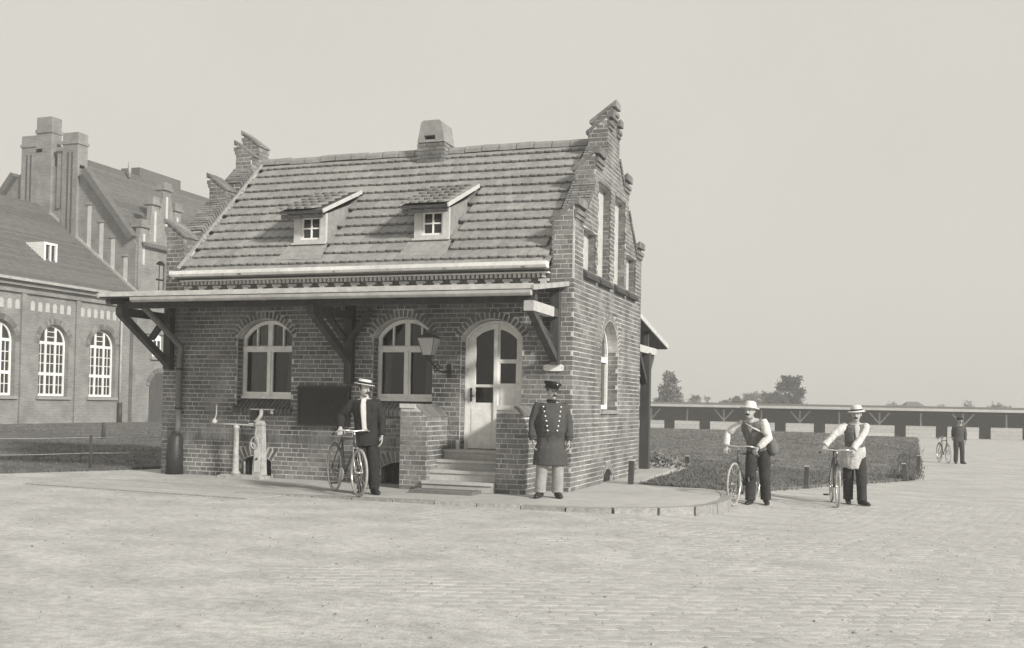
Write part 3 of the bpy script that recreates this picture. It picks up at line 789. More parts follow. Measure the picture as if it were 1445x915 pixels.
for i in range(n+1):
    link('ridge_tile', random.choice(rmesh), roof, M=Matrix.Translation((xa+i*.345, YR, ZR+.012*noise.noise(Vector((i*.31, 2, 0)))+random.uniform(-.008, .010))) @ Matrix.Rotation(random.gauss(0, .012), 4, 'Z') @ Matrix.Rotation(random.gauss(0, .010), 4, 'Y'))
# zinc strip where the slope meets the left parapet
k = MB(); k.bar((xa+.035, -.2, zroof(-.2)+.075), (xa+.035, YR, ZR+.055), .045, .04, .5); lpart(k, 'flashing', M_KERB)

def dormer(xl, xr):
    yf = .32; zb = zroof(yf)+.02; zt = 4.79
    k = MB(); k.plate([(xl, zb-.2), (xr, zb-.2), (xr, zt), (xl, zt)], [[(xl+.14, zb+.09), (xr-.115, zb+.09), (xr-.115, zt-.06), (xl+.14, zt-.06)]], .06, Matrix.Translation((0, yf, 0)))
    dm = lpart(k, 'dormer', M_CREAM)
    for x in (xl, xr-.03):                                # cheeks
        k = MB()
        yb = (zt+.09-3.915)/.9425
        k.add([(x, yf+.06, zb-.2), (x, yf+.06, zt), (x, 1.45, zt+.40), (x, 1.45, zroof(1.45)-.1), (x+.03, yf+.06, zb-.2), (x+.03, yf+.06, zt), (x+.03, 1.45, zt+.40), (x+.03, 1.45, zroof(1.45)-.1)],
              [(0, 1, 2, 3), (7, 6, 5, 4), (0, 4, 5, 1), (1, 5, 6, 2)], .3)
        k.build('cheek', M_TILE, dm)
    k = MB(); a, c, z0, z1 = xl+.14, xr-.115, zb+.09, zt-.06; mx_, mz_ = (a+c)/2, (z0+z1)/2
    hol = [[(p, r_), (q, r_), (q, t_), (p, t_)] for p, q in ((a+.035, mx_-.012), (mx_+.012, c-.035)) for r_, t_ in ((z0+.035, mz_-.012), (mz_+.012, z1-.035))]
    k.plate([(a, z0), (c, z0), (c, z1), (a, z1)], hol, .04, Matrix.Translation((0, yf+.035, 0))); wn = k.build('window', M_WHITE, dm)
    for h in hol:
        q = MB(); q.plate(h, [], .01, Matrix.Translation((0, yf+.06, 0))); q.build('pane', M_GLASS, dm)
    k = MB(); k.box(xl-.02, xr+.02, yf-.05, yf-.001, zb+.0, zb+.035, .5); k.build('sill', M_CREAM, dm)
    k = MB(); k.add([(xl-.10, yf+.0, zb-.0), (xr+.05, yf+.0, zb-.0), (xr+.10, -.02, zroof(-.02)+.035), (xl-.14, -.02, zroof(-.02)+.035)], [(0, 3, 2, 1)], .9); k.build('apron', M_TILE, dm)
    # lean-to roof, five courses of tiles
    y0, z0, y1, z1 = .04, 4.79, 1.50, zroof(1.50)+.07
    sl = atan2(z1-z0, y1-y0)
    k = MB(); k.add([(xl-.14, y0+.02, z0), (xr+.07, y0+.02, z0), (xr+.07, y1, z1), (xl-.14, y1, z1), (xl-.14, y0+.02, z0-.05), (xr+.07, y0+.02, z0-.05), (xr+.07, y1, z1-.05), (xl-.14, y1, z1-.05)], [(0, 1, 2, 3), (7, 6, 5, 4), (0, 4, 5, 1), (0, 3, 7, 4)], .0); dk = k.build('dormer_roof', M_WOOD, dm)
    k = MB(); n = 6; ln = (Vector((y1, z1))-Vector((y0, z0))).length
    for r in range(n):
        s = ln*r/n; nc = int((xr-xl+.2)/TW)
        for c in range(nc):
            x = xl-.14+TW*(c+.5)
            t = tile_mesh(random.random()); T = Matrix.Translation((x, y0+s*cos(sl), z0+s*sin(sl)+.0)) @ Matrix.Rotation(sl+.02, 4, 'X') @ Matrix.Translation((0, random.gauss(0, .004), .01))
            k.add([T @ Vector(v) for v in t.v], t.f, t.t[0])
    k.build('roof_tile', M_TILE, dk, kind='stuff') if False else k.build('roof_tile', M_TILE, dm, kind='stuff')
    k = MB(); k.bar((xr+.09, y0-.0, z0-.02), (xr+.09, y1-.03, z1-.02), .025, .065, .6); k.build('verge_board', M_CREAM, dm)
    k = MB(); k.box(xl-.12, xr+.06, y0+.04, y0+.08, z0-.12, z0-.052, .2)
    for x in (xl+.02, (xl+xr)/2, xr-.06): k.bar((x, y0+.03, z0-.085), (x, yf+.1, z0-.085+.12), .05, .06, .3)
    k.build('rafter', M_WOOD, dm)
for p, q in DORM: dormer(p, q)

# chimney
ch = MB(); cx0, cx1, cy0, cy1 = -3.78, -3.22, 2.24, 2.76
k = MB(); k.box(cx0+.02, cx1-.02, cy0+.02, cy1-.02, 5.7, 6.42, .5); chim = lpart(k, 'chimney', M_MORTAR)
lay(chim, frame((cx0, cy0, 0), (1, 0, 0), (0, -1, 0)), 0, cx1-cx0, ZS+CRS*76, 6.43, None)
lay(chim, frame((cx1, cy0, 0), (0, 1, 0), (1, 0, 0)), 0, cy1-cy0, ZS+CRS*76, 6.43, None, phase=1)
k = MB(); zc0, zc1 = 6.44, 6.86; i_ = .07
k.plate([(0, zc0), (cx1-cx0, zc0), (cx1-cx0-i_, zc1-.04), (cx1-cx0-i_-.05, zc1), (i_+.05, zc1), (i_, zc1-.04)], [[(.14, zc0+.05), (cx1-cx0-.19, zc0+.05), (cx1-cx0-.19, zc0+.13), (.14, zc0+.13)]], cy1-cy0, Matrix.Translation((cx0, cy0, 0)), .5)
k.build('chimney_cap', M_TILE, chim)
k = MB(); k.box(cx0+.05, cx1-.05, cy0+.12, cy0+.14, zc0+.0, zc0+.2); k.build('flue', M_IRON, chim)

# --- canopy over the front
CX0, CX1, CY, CZ0, CZ1 = -7.66, -.10, -1.75, 3.135, 3.39   # front edge underside / wall
k = MB(); t = .035
k.add([(CX0, CY-.02, CZ0), (CX1, CY-.02, CZ0), (CX1, .01, CZ1), (CX0, .01, CZ1), (CX0, CY-.02, CZ0+t), (CX1, CY-.02, CZ0+t), (CX1, .01, CZ1+t), (CX0, .01, CZ1+t)], [(3, 2, 1, 0), (4, 5, 6, 7), (0, 1, 5, 4), (1, 2, 6, 5), (3, 0, 4, 7)], .6)
canopy = lpart(k, 'canopy', M_ZINC)
nb_ = 52
bme = []
for i in range(nb_):                                     # boarded soffit, one plank each
    w = (CX1-CX0)/nb_; k = MB(); x = CX0+i*w
    k.add([(x+.006, CY, CZ0-.022), (x+w-.006, CY, CZ0-.022), (x+w-.006, 0, CZ1-.022), (x+.006, 0, CZ1-.022), (x+.006, CY, CZ0-.002), (x+w-.006, CY, CZ0-.002), (x+w-.006, 0, CZ1-.002), (x+.006, 0, CZ1-.002)], [(3, 2, 1, 0), (4, 5, 6, 7), (0, 1, 5, 4), (1, 2, 6, 5), (3, 0, 4, 7)], random.random())
    k.build('plank', M_WOOD, canopy)
k = MB(); k.plate([(-.055, .03), (-.055, -.015), (-.035, -.043), (.02, -.05), (.05, -.035), (.05, .03)], [], CX1-CX0-.70, Matrix(((0, 1, 0, CX0+.69), (1, 0, 0, CY-.075), (0, 0, 1, 3.085), (0, 0, 0, 1)))); gt = k.build('gutter', M_ZINC, canopy)
k = MB(); k.box(CX0+.0, CX1, CY-.045, CY-.02, 3.14, 3.215, .7); k.build('fascia', M_PALEWOOD, canopy)
for x in (CX0-.015, CX1+.015): k = MB(); k.bar((x, CY-.06, CZ0+.02), (x, -.002 if x > -1 else .0, CZ1+.02), .028, .075, .5); k.build('verge_board', M_ZINC, canopy)
k = MB()
x = CX0+.12
while x < CX1-.05: k = MB(); k.bar((x, -.0, CZ1-.075), (x, CY+.03, CZ0-.075), .08, .10, random.random()); x += .74; k.build('rafter', M_WOOD, canopy)
k = MB(); k.box(CX0+.02, CX1-.1, CY+.38, CY+.50, CZ0-.15, CZ0-.03, .4); k.build('purlin', M_WOOD, canopy)
def bracket(x, sway, zb=1.80, zs=None, yb=-.16):
    zs = zs or zb+.10
    k = MB(); k.bar((x, -.075, zb), (x, -.075, CZ1-.1), .14, .13, .3)
    br = lpart(k, 'bracket', M_WOOD)
    k = MB(); k.bar((x, -.01, 2.93), (x, -1.42, 2.93), .13, .13, .6); k.build('tie_beam', M_WOOD, br)
    k = MB(); k.bar((x, -.10, zs), (x, -1.38, 2.90), .11, .11, .4); k.build('strut', M_WOOD, br)
    for s_ in sway:
        k = MB(); k.bar((x+s_*.05, yb, 2.52), (x+s_*.44, yb, 3.02), .08, .09, .4); k.build('brace', M_WOOD, br)
    k = MB(); k.bar((x, -1.30, 2.995), (x, -1.30, 3.10), .12, .12, .4); k.build('packing_block', M_WOOD, br)
bracket(-7.56, (1,), 2.0, None, -.62); bracket(-3.90, (-1, 1), 1.78, 2.16); bracket(-.27, (-1,), 2.12)
# pale weathered tie ends at the right bracket
k = MB(); k.box(-.345, -.195, -1.45, -.40, 2.855, 3.005, .6); lpart(k, 'tie_end', M_PALEWOOD)

# --- downpipe with dark boot at the left
k = MB(); X = -7.30
k.tube([(X+.10, -1.30, 3.05), (X+.08, -.7, 2.72), (X+.06, -.14, 2.40), (X, -.10, 2.2), (X, -.10, 1.0), (X-.02, -.10, .85)], .055, 10)
dp = lpart(k, 'downpipe', M_PIPE)
k = MB(); k.loft([(X-.04, -.12, ZS), (X-.04, -.12, .45), (X-.03, -.115, .78), (X-.02, -.11, .86)], [.155, .15, .13, .075], 12, .5); k.build('pipe_boot', M_IRON, dp)
k = MB()
for z in (1.3, 2.0): k.lathe((X, -.10, z), [(.06, -.015), (.068, -.015), (.068, .015), (.06, .015)], 12)
k.build('pipe_clip', M_IRON, dp)

# --- rear veranda
k = MB(); y0, z0, y1, z1 = D_-.0, 3.42, 8.55, 2.90; xr = -.10
k.add([(-7.4, y0, z0), (xr, y0, z0), (xr, y1, z1), (-7.4, y1, z1), (-7.4, y0, z0-.06), (xr, y0, z0-.06), (xr, y1, z1-.06), (-7.4, y1, z1-.06)], [(0, 1, 2, 3), (7, 6, 5, 4), (1, 5, 6, 2), (3, 2, 6, 7)], .3)
ver = lpart(k, 'veranda_roof', M_WOOD)
k = MB(); k.bar((xr+.02, y0, z0-.0), (xr+.02, y1+.02, z1-.0), .03, .10, .9); k.build('verge_board', M_PALEWOOD, ver)
for x in (-.22, -3.4, -6.6):
    k = MB(); k.bar((x, 6.75, gz(x, 6.7)), (x, 6.75, 2.66), .20, .20, .3); po = k.build('post', M_WOOD, ver)
    k = MB(); k.bar((x, D_, 2.72), (x, 7.55, 2.72), .15, .15, .9); k.build('tie_beam', M_PALEWOOD, ver)
    for p_, q_ in (((x, 6.7, 2.0), (x, 5.9, 2.62)), ((x, 6.85, 2.15), (x, 7.4, 2.64)), ((x-.05, 6.75, 2.0), (x-.75, 6.75, 2.6)), ((x, 5.6, 2.8), (x, 5.9, 3.22)), ((x, 6.75, 2.78), (x, 6.75, 3.1))):
        k = MB(); k.bar(p_, q_, .10, .11, random.random()); k.build('brace', M_WOOD, ver)

# --- write out the bricks: the 300 that show largest are parts, the rest one mesh
def shown(rec):
    part, Mx, dim, tone, whole = rec
    c = Mx.translation; q = c-CAM; z = q.dot(F2); n = (Mx.to_3x3() @ Vector((0, -1, 0))).normalized()
    f = max(0, -n.dot(q.normalized())); return dim[0]*dim[1]*f/z/z*(1 if whole else .0)
def brick_geo(k, dim, tone, Mx):
    l, h, d = dim; e = .004
    vs = [(-l/2, 0, -h/2), (l/2, 0, -h/2), (l/2, 0, h/2), (-l/2, 0, h/2), (-l/2, d, -h/2), (l/2, d, -h/2), (l/2, d, h/2), (-l/2, d, h/2)]
    fs = [(0, 1, 2, 3), (1, 5, 6, 2), (4, 0, 3, 7), (3, 2, 6, 7), (4, 5, 1, 0)]
    k.add([Mx @ Vector(v) for v in vs] if Mx is not None else vs, fs, tone)
order = sorted(range(len(BR)), key=lambda i: -shown(BR[i])); pick = set(order[:298]); rest = MB(); cache = {}
for i, (part, Mx, dim, tone, whole) in enumerate(BR):
    if i in pick:
        key = (round(dim[0], 3), round(dim[1], 3), round(dim[2], 3), int(tone*5))
        if key not in cache:
            k = MB(); brick_geo(k, dim, (key[3]+.5)/5, None); me = k.mesh('brick'); me.materials.append(M_BRICK); cache[key] = me
        link('brick', cache[key], part, M=Mx)
    else: brick_geo(rest, dim, tone, Mx)
lpart(rest, 'brick', M_BRICK, kind='stuff')

#NEXT
# ------------------------------------------------------------------ things on and by the lodge
k = MB(); k.box(-4.85, -3.93, -.055, -.008, 1.08, 1.70, .5)
nbd = k.build('notice_board', M_BOARD, label='large black rectangular board fixed to the lodge wall between the two windows', cat='notice board')
k = MB()
for x0, x1, z0, z1 in ((-4.89, -3.89, 1.70, 1.735), (-4.89, -3.89, 1.045, 1.08), (-4.89, -4.85, 1.08, 1.70), (-3.93, -3.89, 1.08, 1.70)): k.box(x0, x1, -.07, -.006, z0, z1, .4)
k.build('frame', M_IRON, nbd)
def rrect(w, h, r, n=5):
    P = []
    for cx_, cz_, a0 in ((w/2-r, -h/2+r, -pi/2), (w/2-r, h/2-r, 0), (-w/2+r, h/2-r, pi/2), (-w/2+r, -h/2+r, pi)):
        for i in range(n+1): a = a0+pi/2*i/n; P.append((cx_+r*cos(a), cz_+r*sin(a)))
    return P
k = MB(); k.plate(rrect(.335, .105, .045), [], .012, Matrix.Translation((-.30, -.032, 2.075))); sg = k.build('sign_plate', M_WHITE, label='small white rounded enamel plate on the brick wall under the right canopy bracket', cat='sign')
k = MB()
for dx in (-.14, .14): k.ball((-.30+dx, -.034, 2.075), .007, 8, 5)
k.build('screw', M_IRON, sg, kind='stuff')
# bracket lantern
lt = thing('wall_lantern', 'square glass lantern on an iron wall bracket between window and white door', 'lantern', (-2.25, -.5, 2.24))
LM = lambda mb, n, m_: mb.build(n, m_, lt)
k = MB(); wt, wb, zt = .145, .075, .28
for i in range(4):
    a0 = pi/4+pi/2*i; a1 = a0+pi/2
    A = [Vector((wb*1.414*cos(a0), wb*1.414*sin(a0), 0)), Vector((wb*1.414*cos(a1), wb*1.414*sin(a1), 0)), Vector((wt*1.414*cos(a1), wt*1.414*sin(a1), zt)), Vector((wt*1.414*cos(a0), wt*1.414*sin(a0), zt))]
    q = MB(); c = sum(A, Vector())/4; q.add([c+(v-c)*.93 for v in A]+[(c+(v-c)*.93)*.97 for v in A], [(0, 1, 2, 3), (7, 6, 5, 4)], random.random()); LM(q, 'glass_pane', M_LAMPGLASS)
    k.bar(A[0], A[3], .011, .011); k.bar(A[0], A[1], .011, .011); k.bar(A[3], A[2], .012, .012)
lf = LM(k, 'frame', M_PIPE)
k = MB(); s2 = wt*1.414+.012
k.add([(s2*cos(pi/4+pi/2*i), s2*sin(pi/4+pi/2*i), zt+.008) for i in range(4)]+[(.06*cos(pi/4+pi/2*i), .06*sin(pi/4+pi/2*i), zt+.075) for i in range(4)], [(3, 2, 1, 0), (4, 5, 6, 7)]+[(i, (i+1) % 4, 4+(i+1) % 4, 4+i) for i in range(4)], .5)
k.lathe((0, 0, zt+.075), [(.045, 0), (.045, .03), (.06, .034), (.04, .05), (.01, .06)], 12); LM(k, 'hood', M_PIPE)
k = MB(); k.lathe((0, 0, .012), [(.02, 0), (.03, .05), (.022, .09), (.05, .12), (.055, .16), (.02, .20)], 12, .9); LM(k, 'burner', M_WHITE)
k = MB(); k.lathe((0, 0, -.10), [(.02, 0), (.035, .04), (.02, .07), (.09, .098)], 12)
pts = [(0, 0, -.05)]+[(.02+.13*t, .49*t, -.07-.09*sin(t*pi)-.16*t) for t in [i/8 for i in range(1, 9)]]; k.tube(pts, .013, 6)
sc = [(.06+.10*t*cos(t*7), .22+.10*(1-t)*cos(t*9), -.20+.08*(1-t)*sin(t*9)) for t in [i/20 for i in range(21)]]; k.tube(sc, .009, 6)
k.box(.12, .19, .475, .492, -.34, -.12, .5); LM(k, 'bracket', M_IRON)
# boot scraper grate in front of the steps
gr = thing('door_grating', 'flat iron foot grating lying before the porch steps', 'grating', (-1.6, -1.25, ZS))
k = MB()
for x0, x1, y0, y1 in ((-.52, .50, -.20, -.16), (-.52, .50, .16, .20), (-.52, -.48, -.16, .16), (.46, .50, -.16, .16)): k.box(x0, x1, y0, y1, 0, .05, .2)
k.build('frame', M_PIPE, gr)
k = MB(); k.box(-.475, .455, -.155, .155, .002, .026, .9); k.build('mat', M_STEP, gr)
k = MB()
for i in range(22): x = -.46+i*.0425; k.box(x, x+.010, -.158, .158, .018, .042, .5)
k.build('bar', M_PIPE, gr, kind='stuff')
# weighing machine of the cart weighbridge
wm = thing('weighing_machine', 'pale cast iron weighbridge scale with beam and two pillars against the lodge wall', 'scale', (-5.7, -.30, ZS))
q = lambda mb, n, m_=M_SCALE, p=None: mb.build(n, m_, p or wm)
k = MB(); k.box(-.50, .36, -.16, .16, 0, .05, .5); k.box(-.46, .32, -.13, .13, .05, .065, .5); q(k, 'base_plate')
k = MB(); k.lathe((-.24, 0, .065), [(.085, 0), (.085, .03), (.058, .06), (.048, .4), (.045, .78), (.06, .80), (.06, .83), (.03, .86)], 16); q(k, 'column')
k = MB()
def tap(mb, c, w0, d0, w1, d1, z0, z1, tone=.5):
    x, y = c; mb.add([(x-w0, y-d0, z0), (x+w0, y-d0, z0), (x+w0, y+d0, z0), (x-w0, y+d0, z0), (x-w1, y-d1, z1), (x+w1, y-d1, z1), (x+w1, y+d1, z1), (x-w1, y+d1, z1)], [(3, 2, 1, 0), (4, 5, 6, 7), (0, 1, 5, 4), (1, 2, 6, 5), (2, 3, 7, 6), (3, 0, 4, 7)], tone)
tap(k, (.24, 0), .095, .085, .062, .058, .065, .93); tap(k, (.24, 0), .075, .07, .045, .045, .93, 1.0)
pil = q(k, 'pillar')
k = MB(); k.box(.185, .295, -.0905, -.075, .12, .60, .5, Matrix.Rotation(.0, 4, 'X')); q(k, 'door_panel', M_CREAM, pil)
k = MB(); k.lathe((0, 0, 0), [(.018, 0), (.018, .02), (.008, .03)], 10, M=Matrix.Translation((.24, -.09, .35)) @ Matrix.Rotation(pi/2, 4, 'X')); q(k, 'knob', M_IRON, pil)
k = MB(); rp = [(.20+.075*cos(t), -.11, .62+.10*sin(t)-.0) for t in [2*pi*i/20 for i in range(21)]]; k.tube(rp, .012, 6); k.tube([(.20, -.11, .73), (.215, -.09, .86)], .010, 6); q(k, 'hand_ring', M_SCALE)
k = MB(); k.loft([(-.69, 0, .93), (-.3, 0, .925), (.1, 0, .915), (.20, -.02, .905)], [(.012, .02), (.016, .026), (.016, .024), (.02, .03)], 8); k.box(.02, .10, -.02, .02, .935, .955, .5); bm_ = q(k, 'beam', M_CREAM)
k = MB(); k.tube([(-.66, 0, 1.26), (-.655, 0, 1.10), (-.68, 0, 1.02), (-.70, 0, .96)], .012, 6); q(k, 'hook', M_CREAM)
k = MB(); k.lathe((-.69, 0, .925), [(.02, 0), (.045, .015), (.048, .05), (.03, .075), (.012, .10)], 12); q(k, 'counterweight', M_CREAM)
k = MB(); k.loft([(.22, 0, .98), (.13, 0, .99), (.20, 0, 1.03), (.245, 0, 1.10), (.25, 0, 1.19)], [(.03, .03), (.03, .03), (.038, .035), (.032, .03), (.035, .03)], 10); q(k, 'yoke', M_CREAM)
k = MB(); k.box(.03, .50, -.012, .012, 1.185, 1.205, .5); k.box(.44, .47, -.02, .02, 1.12, 1.18, .5); q(k, 'index_bar', M_SCALE)
k = MB(); k.box(.02, .16, .01, .05, 1.0, 1.17, .5); q(k, 'scale_card', M_BOARD)
# weighbridge deck let into the ground
wd = thing('weighbridge_deck', 'flush timber weighbridge platform set in the ground before the lodge', 'weighbridge', (-5.6, -2.35, .10))
def zdk(x, y): return gz(x, y)+.012
C4 = [Vector((-7.75, -1.62)), Vector((-3.50, -2.02)), Vector((-3.72, -3.35)), Vector((-7.95, -2.95))]
def quad(a, b_, w, h, name, m_, tone=.5):
    d = (b_-a).normalized(); nn = Vector((-d.y, d.x))*w/2; P = [a-nn, b_-nn, b_+nn, a+nn]; k = MB(); n = 10
    vs = []; 
    for i in range(n+1):
        t = i/n
        for e in (P[0].lerp(P[1], t), P[3].lerp(P[2], t)): vs.append((e.x+5.6, e.y+2.35, zdk(e.x, e.y)+h-.10)); 
        for e in (P[0].lerp(P[1], t), P[3].lerp(P[2], t)): vs.append((e.x+5.6, e.y+2.35, zdk(e.x, e.y)-.05-.10))
    fs = []
    for i in range(n):
        o = i*4; fs += [(o, o+4, o+5, o+1), (o, o+2, o+6, o+4), (o+1, o+5, o+7, o+3)]
    k.add(vs, fs+[(0, 1, 3, 2), (n*4, n*4+2, n*4+3, n*4+1)], tone); k.build(name, m_, wd)
for a, b_ in zip(C4, C4[1:]+C4[:1]): quad(a, b_, .035, .004, 'frame_rail', M_KERB)
for i in range(7):
    t0, t1 = (i+.5)/7, 0; a = C4[0].lerp(C4[3], t0); b_ = C4[1].lerp(C4[2], t0); d = (b_-a).normalized()
    quad(a+d*.035, b_-d*.035, 1.30/7-.014, .0+random.uniform(-.002, .002), 'deck_plank', M_PAVE, .5)

# stakes round the lawn
for i, (x, y, h, tilt, lab) in enumerate((( .50, 2.12, .44, .02, 'short dark stake at the lawn corner next to the lodge gable'), (.42, 8.6, .32, -.03, 'small stake in the lawn behind, midway between veranda post and first cyclist'),
        (3.20, 6.80, .42, .03, 'stake on the lawn edge between the two men with white sleeves'), (5.28, 11.85, .40, -.05, 'leaning stake at the lawn edge right of the second cyclist'), (5.72, 15.1, .52, .04, 'farthest stake at the right corner of the lawn by the long grass'))):
    t = thing('lawn_stake', lab, 'stake', (x, y, gz(x, y)+.03), 0, 'stakes around the lawn')
    k = MB(); k.box(-.045, .045, -.04, .04, -.1, h, .3, Matrix.Rotation(tilt, 4, 'Y')); k.build('stake', M_WOOD, t)
    k = MB(); k.box(-.05, .05, -.045, .045, h, h+.015, .9, Matrix.Rotation(tilt, 4, 'Y')); k.build('cap', M_PALEWOOD, t)

# low wire fence along the left grass
fa, fb = Vector((-13.4, -7.4)), Vector((-8.25, 1.75)); fd = (fb-fa).normalized(); fl = (fb-fa).length
wf = thing('wire_fence', 'low two-wire fence with dark posts before the left grass plot', 'fence', (fa.x, fa.y, .1))
npst = 5
for i in range(npst):
    p = fa+fd*fl*(i+.02)/npst; k = MB(); h = .66
    k.box(p.x-fa.x-.02, p.x-fa.x+.02, p.y-fa.y-.02, p.y-fa.y+.02, gz(p.x, p.y)-.2, gz(p.x, p.y)+h-.1, .3); k.build('post', M_WOOD, wf)
for h in (.33, .62):
    k = MB(); pts = []
    for i in range(41):
        p = fa+fd*fl*i/40; pts.append((p.x-fa.x, p.y-fa.y, gz(p.x, p.y)-.1+h-.012*abs(sin(i/40*npst*pi))))
    k.tube(pts, .006, 5); k.build('wire', M_KERB, wf)
for x, y, lab in ((-19.4, 12.2, 'short dark post on the grass edge left of the hall window'), (-19.2, 16.6, 'short dark post on the grass edge under the hall downpipe')):
    t = thing('boundary_post', lab, 'post', (x, y, gz(x, y)), 0, 'posts at the far grass edge'); k = MB(); k.lathe((0, 0, 0), [(.07, 0), (.06, .5), (.05, .56), (.02, .6)], 8); k.build('post', M_WOOD, t)

# pale plant at the foot of the veranda post
pl = thing('garden_plant', 'low pale leafy plant at the foot of the veranda post', 'plant', (.02, 7.6, gz(0, 7.6)+.05))
k = MB()
for _ in range(330):
    a = random.uniform(0, 2*pi); r = .55*sqrt(random.random()); h = .42*(1-r/.75)*random.uniform(.3, 1.15)
    c = Vector((r*cos(a)*1.1, r*sin(a)*.8, h)); d = Vector((random.gauss(0, 1), random.gauss(0, 1), random.uniform(.1, 1))).normalized(); e = d.orthogonal().normalized(); l = random.uniform(.06, .13)
    k.add([c, c+d*l*.5+e*l*.25, c+d*l, c+d*l*.5-e*l*.25], [(0, 1, 2, 3)], random.random())
k.build('foliage', M_PALELEAF, pl, kind='stuff')
k = MB()
for _ in range(9):
    a = random.uniform(0, 2*pi); k.tube([(0, 0, 0), (.15*cos(a), .15*sin(a), .15), (.35*cos(a), .3*sin(a), .3)], .008, 5)
k.build('stem', M_BARK, pl, kind='stuff')

# ------------------------------------------------------------------ factory hall on the left
XB, YG = -33.5, 30.9
hall = thing('factory_hall', 'tall brick factory hall with stepped gable and arched windows left of the lodge', 'factory', (XB, YG, 0))
IH = Matrix.Translation((-XB, -YG, 0))
def hp(mb, n, m_, p=None, **kw):
    o = mb.build(n, m_, p or hall, **kw)
    if p is None: o.matrix_basis = IH.copy()
    return o
HX = frame((XB, 0, 0), (0, 1, 0), (1, 0, 0)); HG = frame((0, YG, 0), (1, 0, 0), (0, -1, 0))
wins = [Op(c-.975, c+.975, 1.42, 4.0, .95) for c in (18.25, 21.68, 25.11, 28.55)]
k = MB(); k.plate([(9, -.3), (30.6, -.3), (30.6, 6.9), (9, 6.9)], [w.loop() for w in wins], .4, HX); wing = hp(k, 'wing_wall', M_FARBRICK)
for w in wins:
    M = HX @ Matrix.Translation((0, .22, 0)); a, c = w.a+.02, w.b-.02; f = Op(w.a+.02, w.b-.02, 1.44, 4.0, .93); fn = lambda u: f.zc+sqrt(max(0, (f.R-.10)**2-(u-f.uc)**2))
    fr = 0; cells = []; cols = [a+.12, a+.60, a+1.31, c-.12]; cols = [(a+.11, a+.575), (a+.70, a+1.21), (a+1.335, c-.11)]
    for p, q_ in cols:
        for z0, z1 in ((1.56, 2.45), (2.60, 3.98)): cells.append([(p, z0), (q_, z0), (q_, z1), (p, z1)])
        cells.append(arcrect(p, q_, 4.12, 9, fn))
    k = MB(); k.plate(f.loop(), cells, .09, M); wo = hp(k, 'window', M_WHITE)
    for q_ in cells:
        g = MB(); g.plate(q_, [], .02, M @ Matrix.Translation((0, .05, 0))); g.build('pane', M_GLASS, wo)
    g = MB()
    for p, q_ in cols:
        mm = (p+q_)/2; g.box(mm-.02, mm+.02, .02, .048, 1.56, 4.0, .5, M)
        for z in (3.05, 3.5, 2.0): g.box(p, q_, .022, .046, z-.018, z+.018, .5, M)
        for z in (4.35, 4.6): g.box(p, q_, .022, .046, z-.018, z+.018, .5, M) if p > a+.5 and q_ < c-.5 else None
    g.build('glazing_bar', M_WHITE, wo, kind='stuff')
    g = MB(); g.box(w.a-.15, w.b+.15, -.12, .2, 1.28, 1.415, .2, HX); g.build('sill', M_KERB, wo)
    g = MB()
    n = 26
    for i in range(n):
        t0 = pi/2-w.half+2*w.half*i/n; t1 = t0+2*w.half/n-.012
        P = [(w.uc+r*cos(t), w.zc+r*sin(t)) for r, t in ((w.R+.01, t0), (w.R+.30, t0), (w.R+.30, t1), (w.R+.01, t1))]
        g.plate(P, [], .08, HX @ Matrix.Translation((0, -.03, 0)), random.random())
    g.build('arch_ring', M_BRICK, wo, kind='stuff')
for y in (12.3, 15.9, 19.5, 23.05, 26.62): 
    k = MB(); k.box(y-.14, y+.14, -.10, -.002, -.3, 6.45, .5, HX); hp(k, 'pilaster', M_FARBRICK)
y = 9.4
while y < 30.3:
    if not any(abs(y-p) < .3 for p in (12.3, 15.9, 19.5, 23.05, 26.62)):
        o = Op(y-.13, y+.13, 5.52, 5.86, .12); k = MB(); k.plate(o.loop(n=6), [], .02, HX @ Matrix.Translation((0, -.012, 0))); hp(k, 'frieze_panel', M_PLASTER)
    y += .475
k = MB(); k.box(9, 30.6, -.14, -.002, 6.30, 6.46, .5, HX); k.box(9, 30.6, -.22, -.003, 6.62, 6.80, .5, HX); hp(k, 'cornice', M_FARBRICK)
k = MB(); k.box(9, 30.75, -.42, -.05, 6.83, 6.96, .5, HX); hp(k, 'gutter', M_ZINC)
k = MB(); k.tube([HX @ Vector((29.8, -.10, 6.85)), HX @ Vector((29.8, -.10, .2))], .065, 8); d_ = hp(k, 'downpipe', M_ZINC)
k = MB(); k.tube([HX @ Vector((29.8, -.12, 1.15)), HX @ Vector((29.8, -.12, -.2))], .13, 8); k.build('pipe_boot', M_IRON, d_)
k = MB(); x0, z0, x1, z1 = XB+.40, 6.93, -40.2, 12.30
k.add([(x0, 9, z0), (x0, YG-.02, z0), (x1, YG-.02, z1), (x1, 9, z1), (x0, 9, z0-.12), (x0, YG-.02, z0-.12), (x1, YG-.02, z1-.12), (x1, 9, z1-.12)], [(0, 1, 2, 3), (7, 6, 5, 4), (0, 4, 5, 1), (1, 5, 6, 2)], .5); wr = hp(k, 'wing_roof', M_FARTILE)
k = MB(); sl2 = (z1-z0)/(x1-x0)                            # courses of the far roof: real steps, joined
n = 44
for i in range(n):
    xa_, xb_ = x0+(x1-x0)*i/n, x0+(x1-x0)*(i+1)/n; za, zb = z0+(xa_-x0)*sl2, z0+(xb_-x0)*sl2
    k.add([(xa_, 9, za+.055), (xa_, YG-.03, za+.055), (xb_-.02, YG-.03, zb+.012), (xb_-.02, 9, zb+.012), (xa_, 9, za+.005), (xa_, YG-.03, za+.005)], [(0, 1, 2, 3), (0, 4, 5, 1)], random.random())
k.build('tile_course', M_FARTILE, wr, kind='stuff')
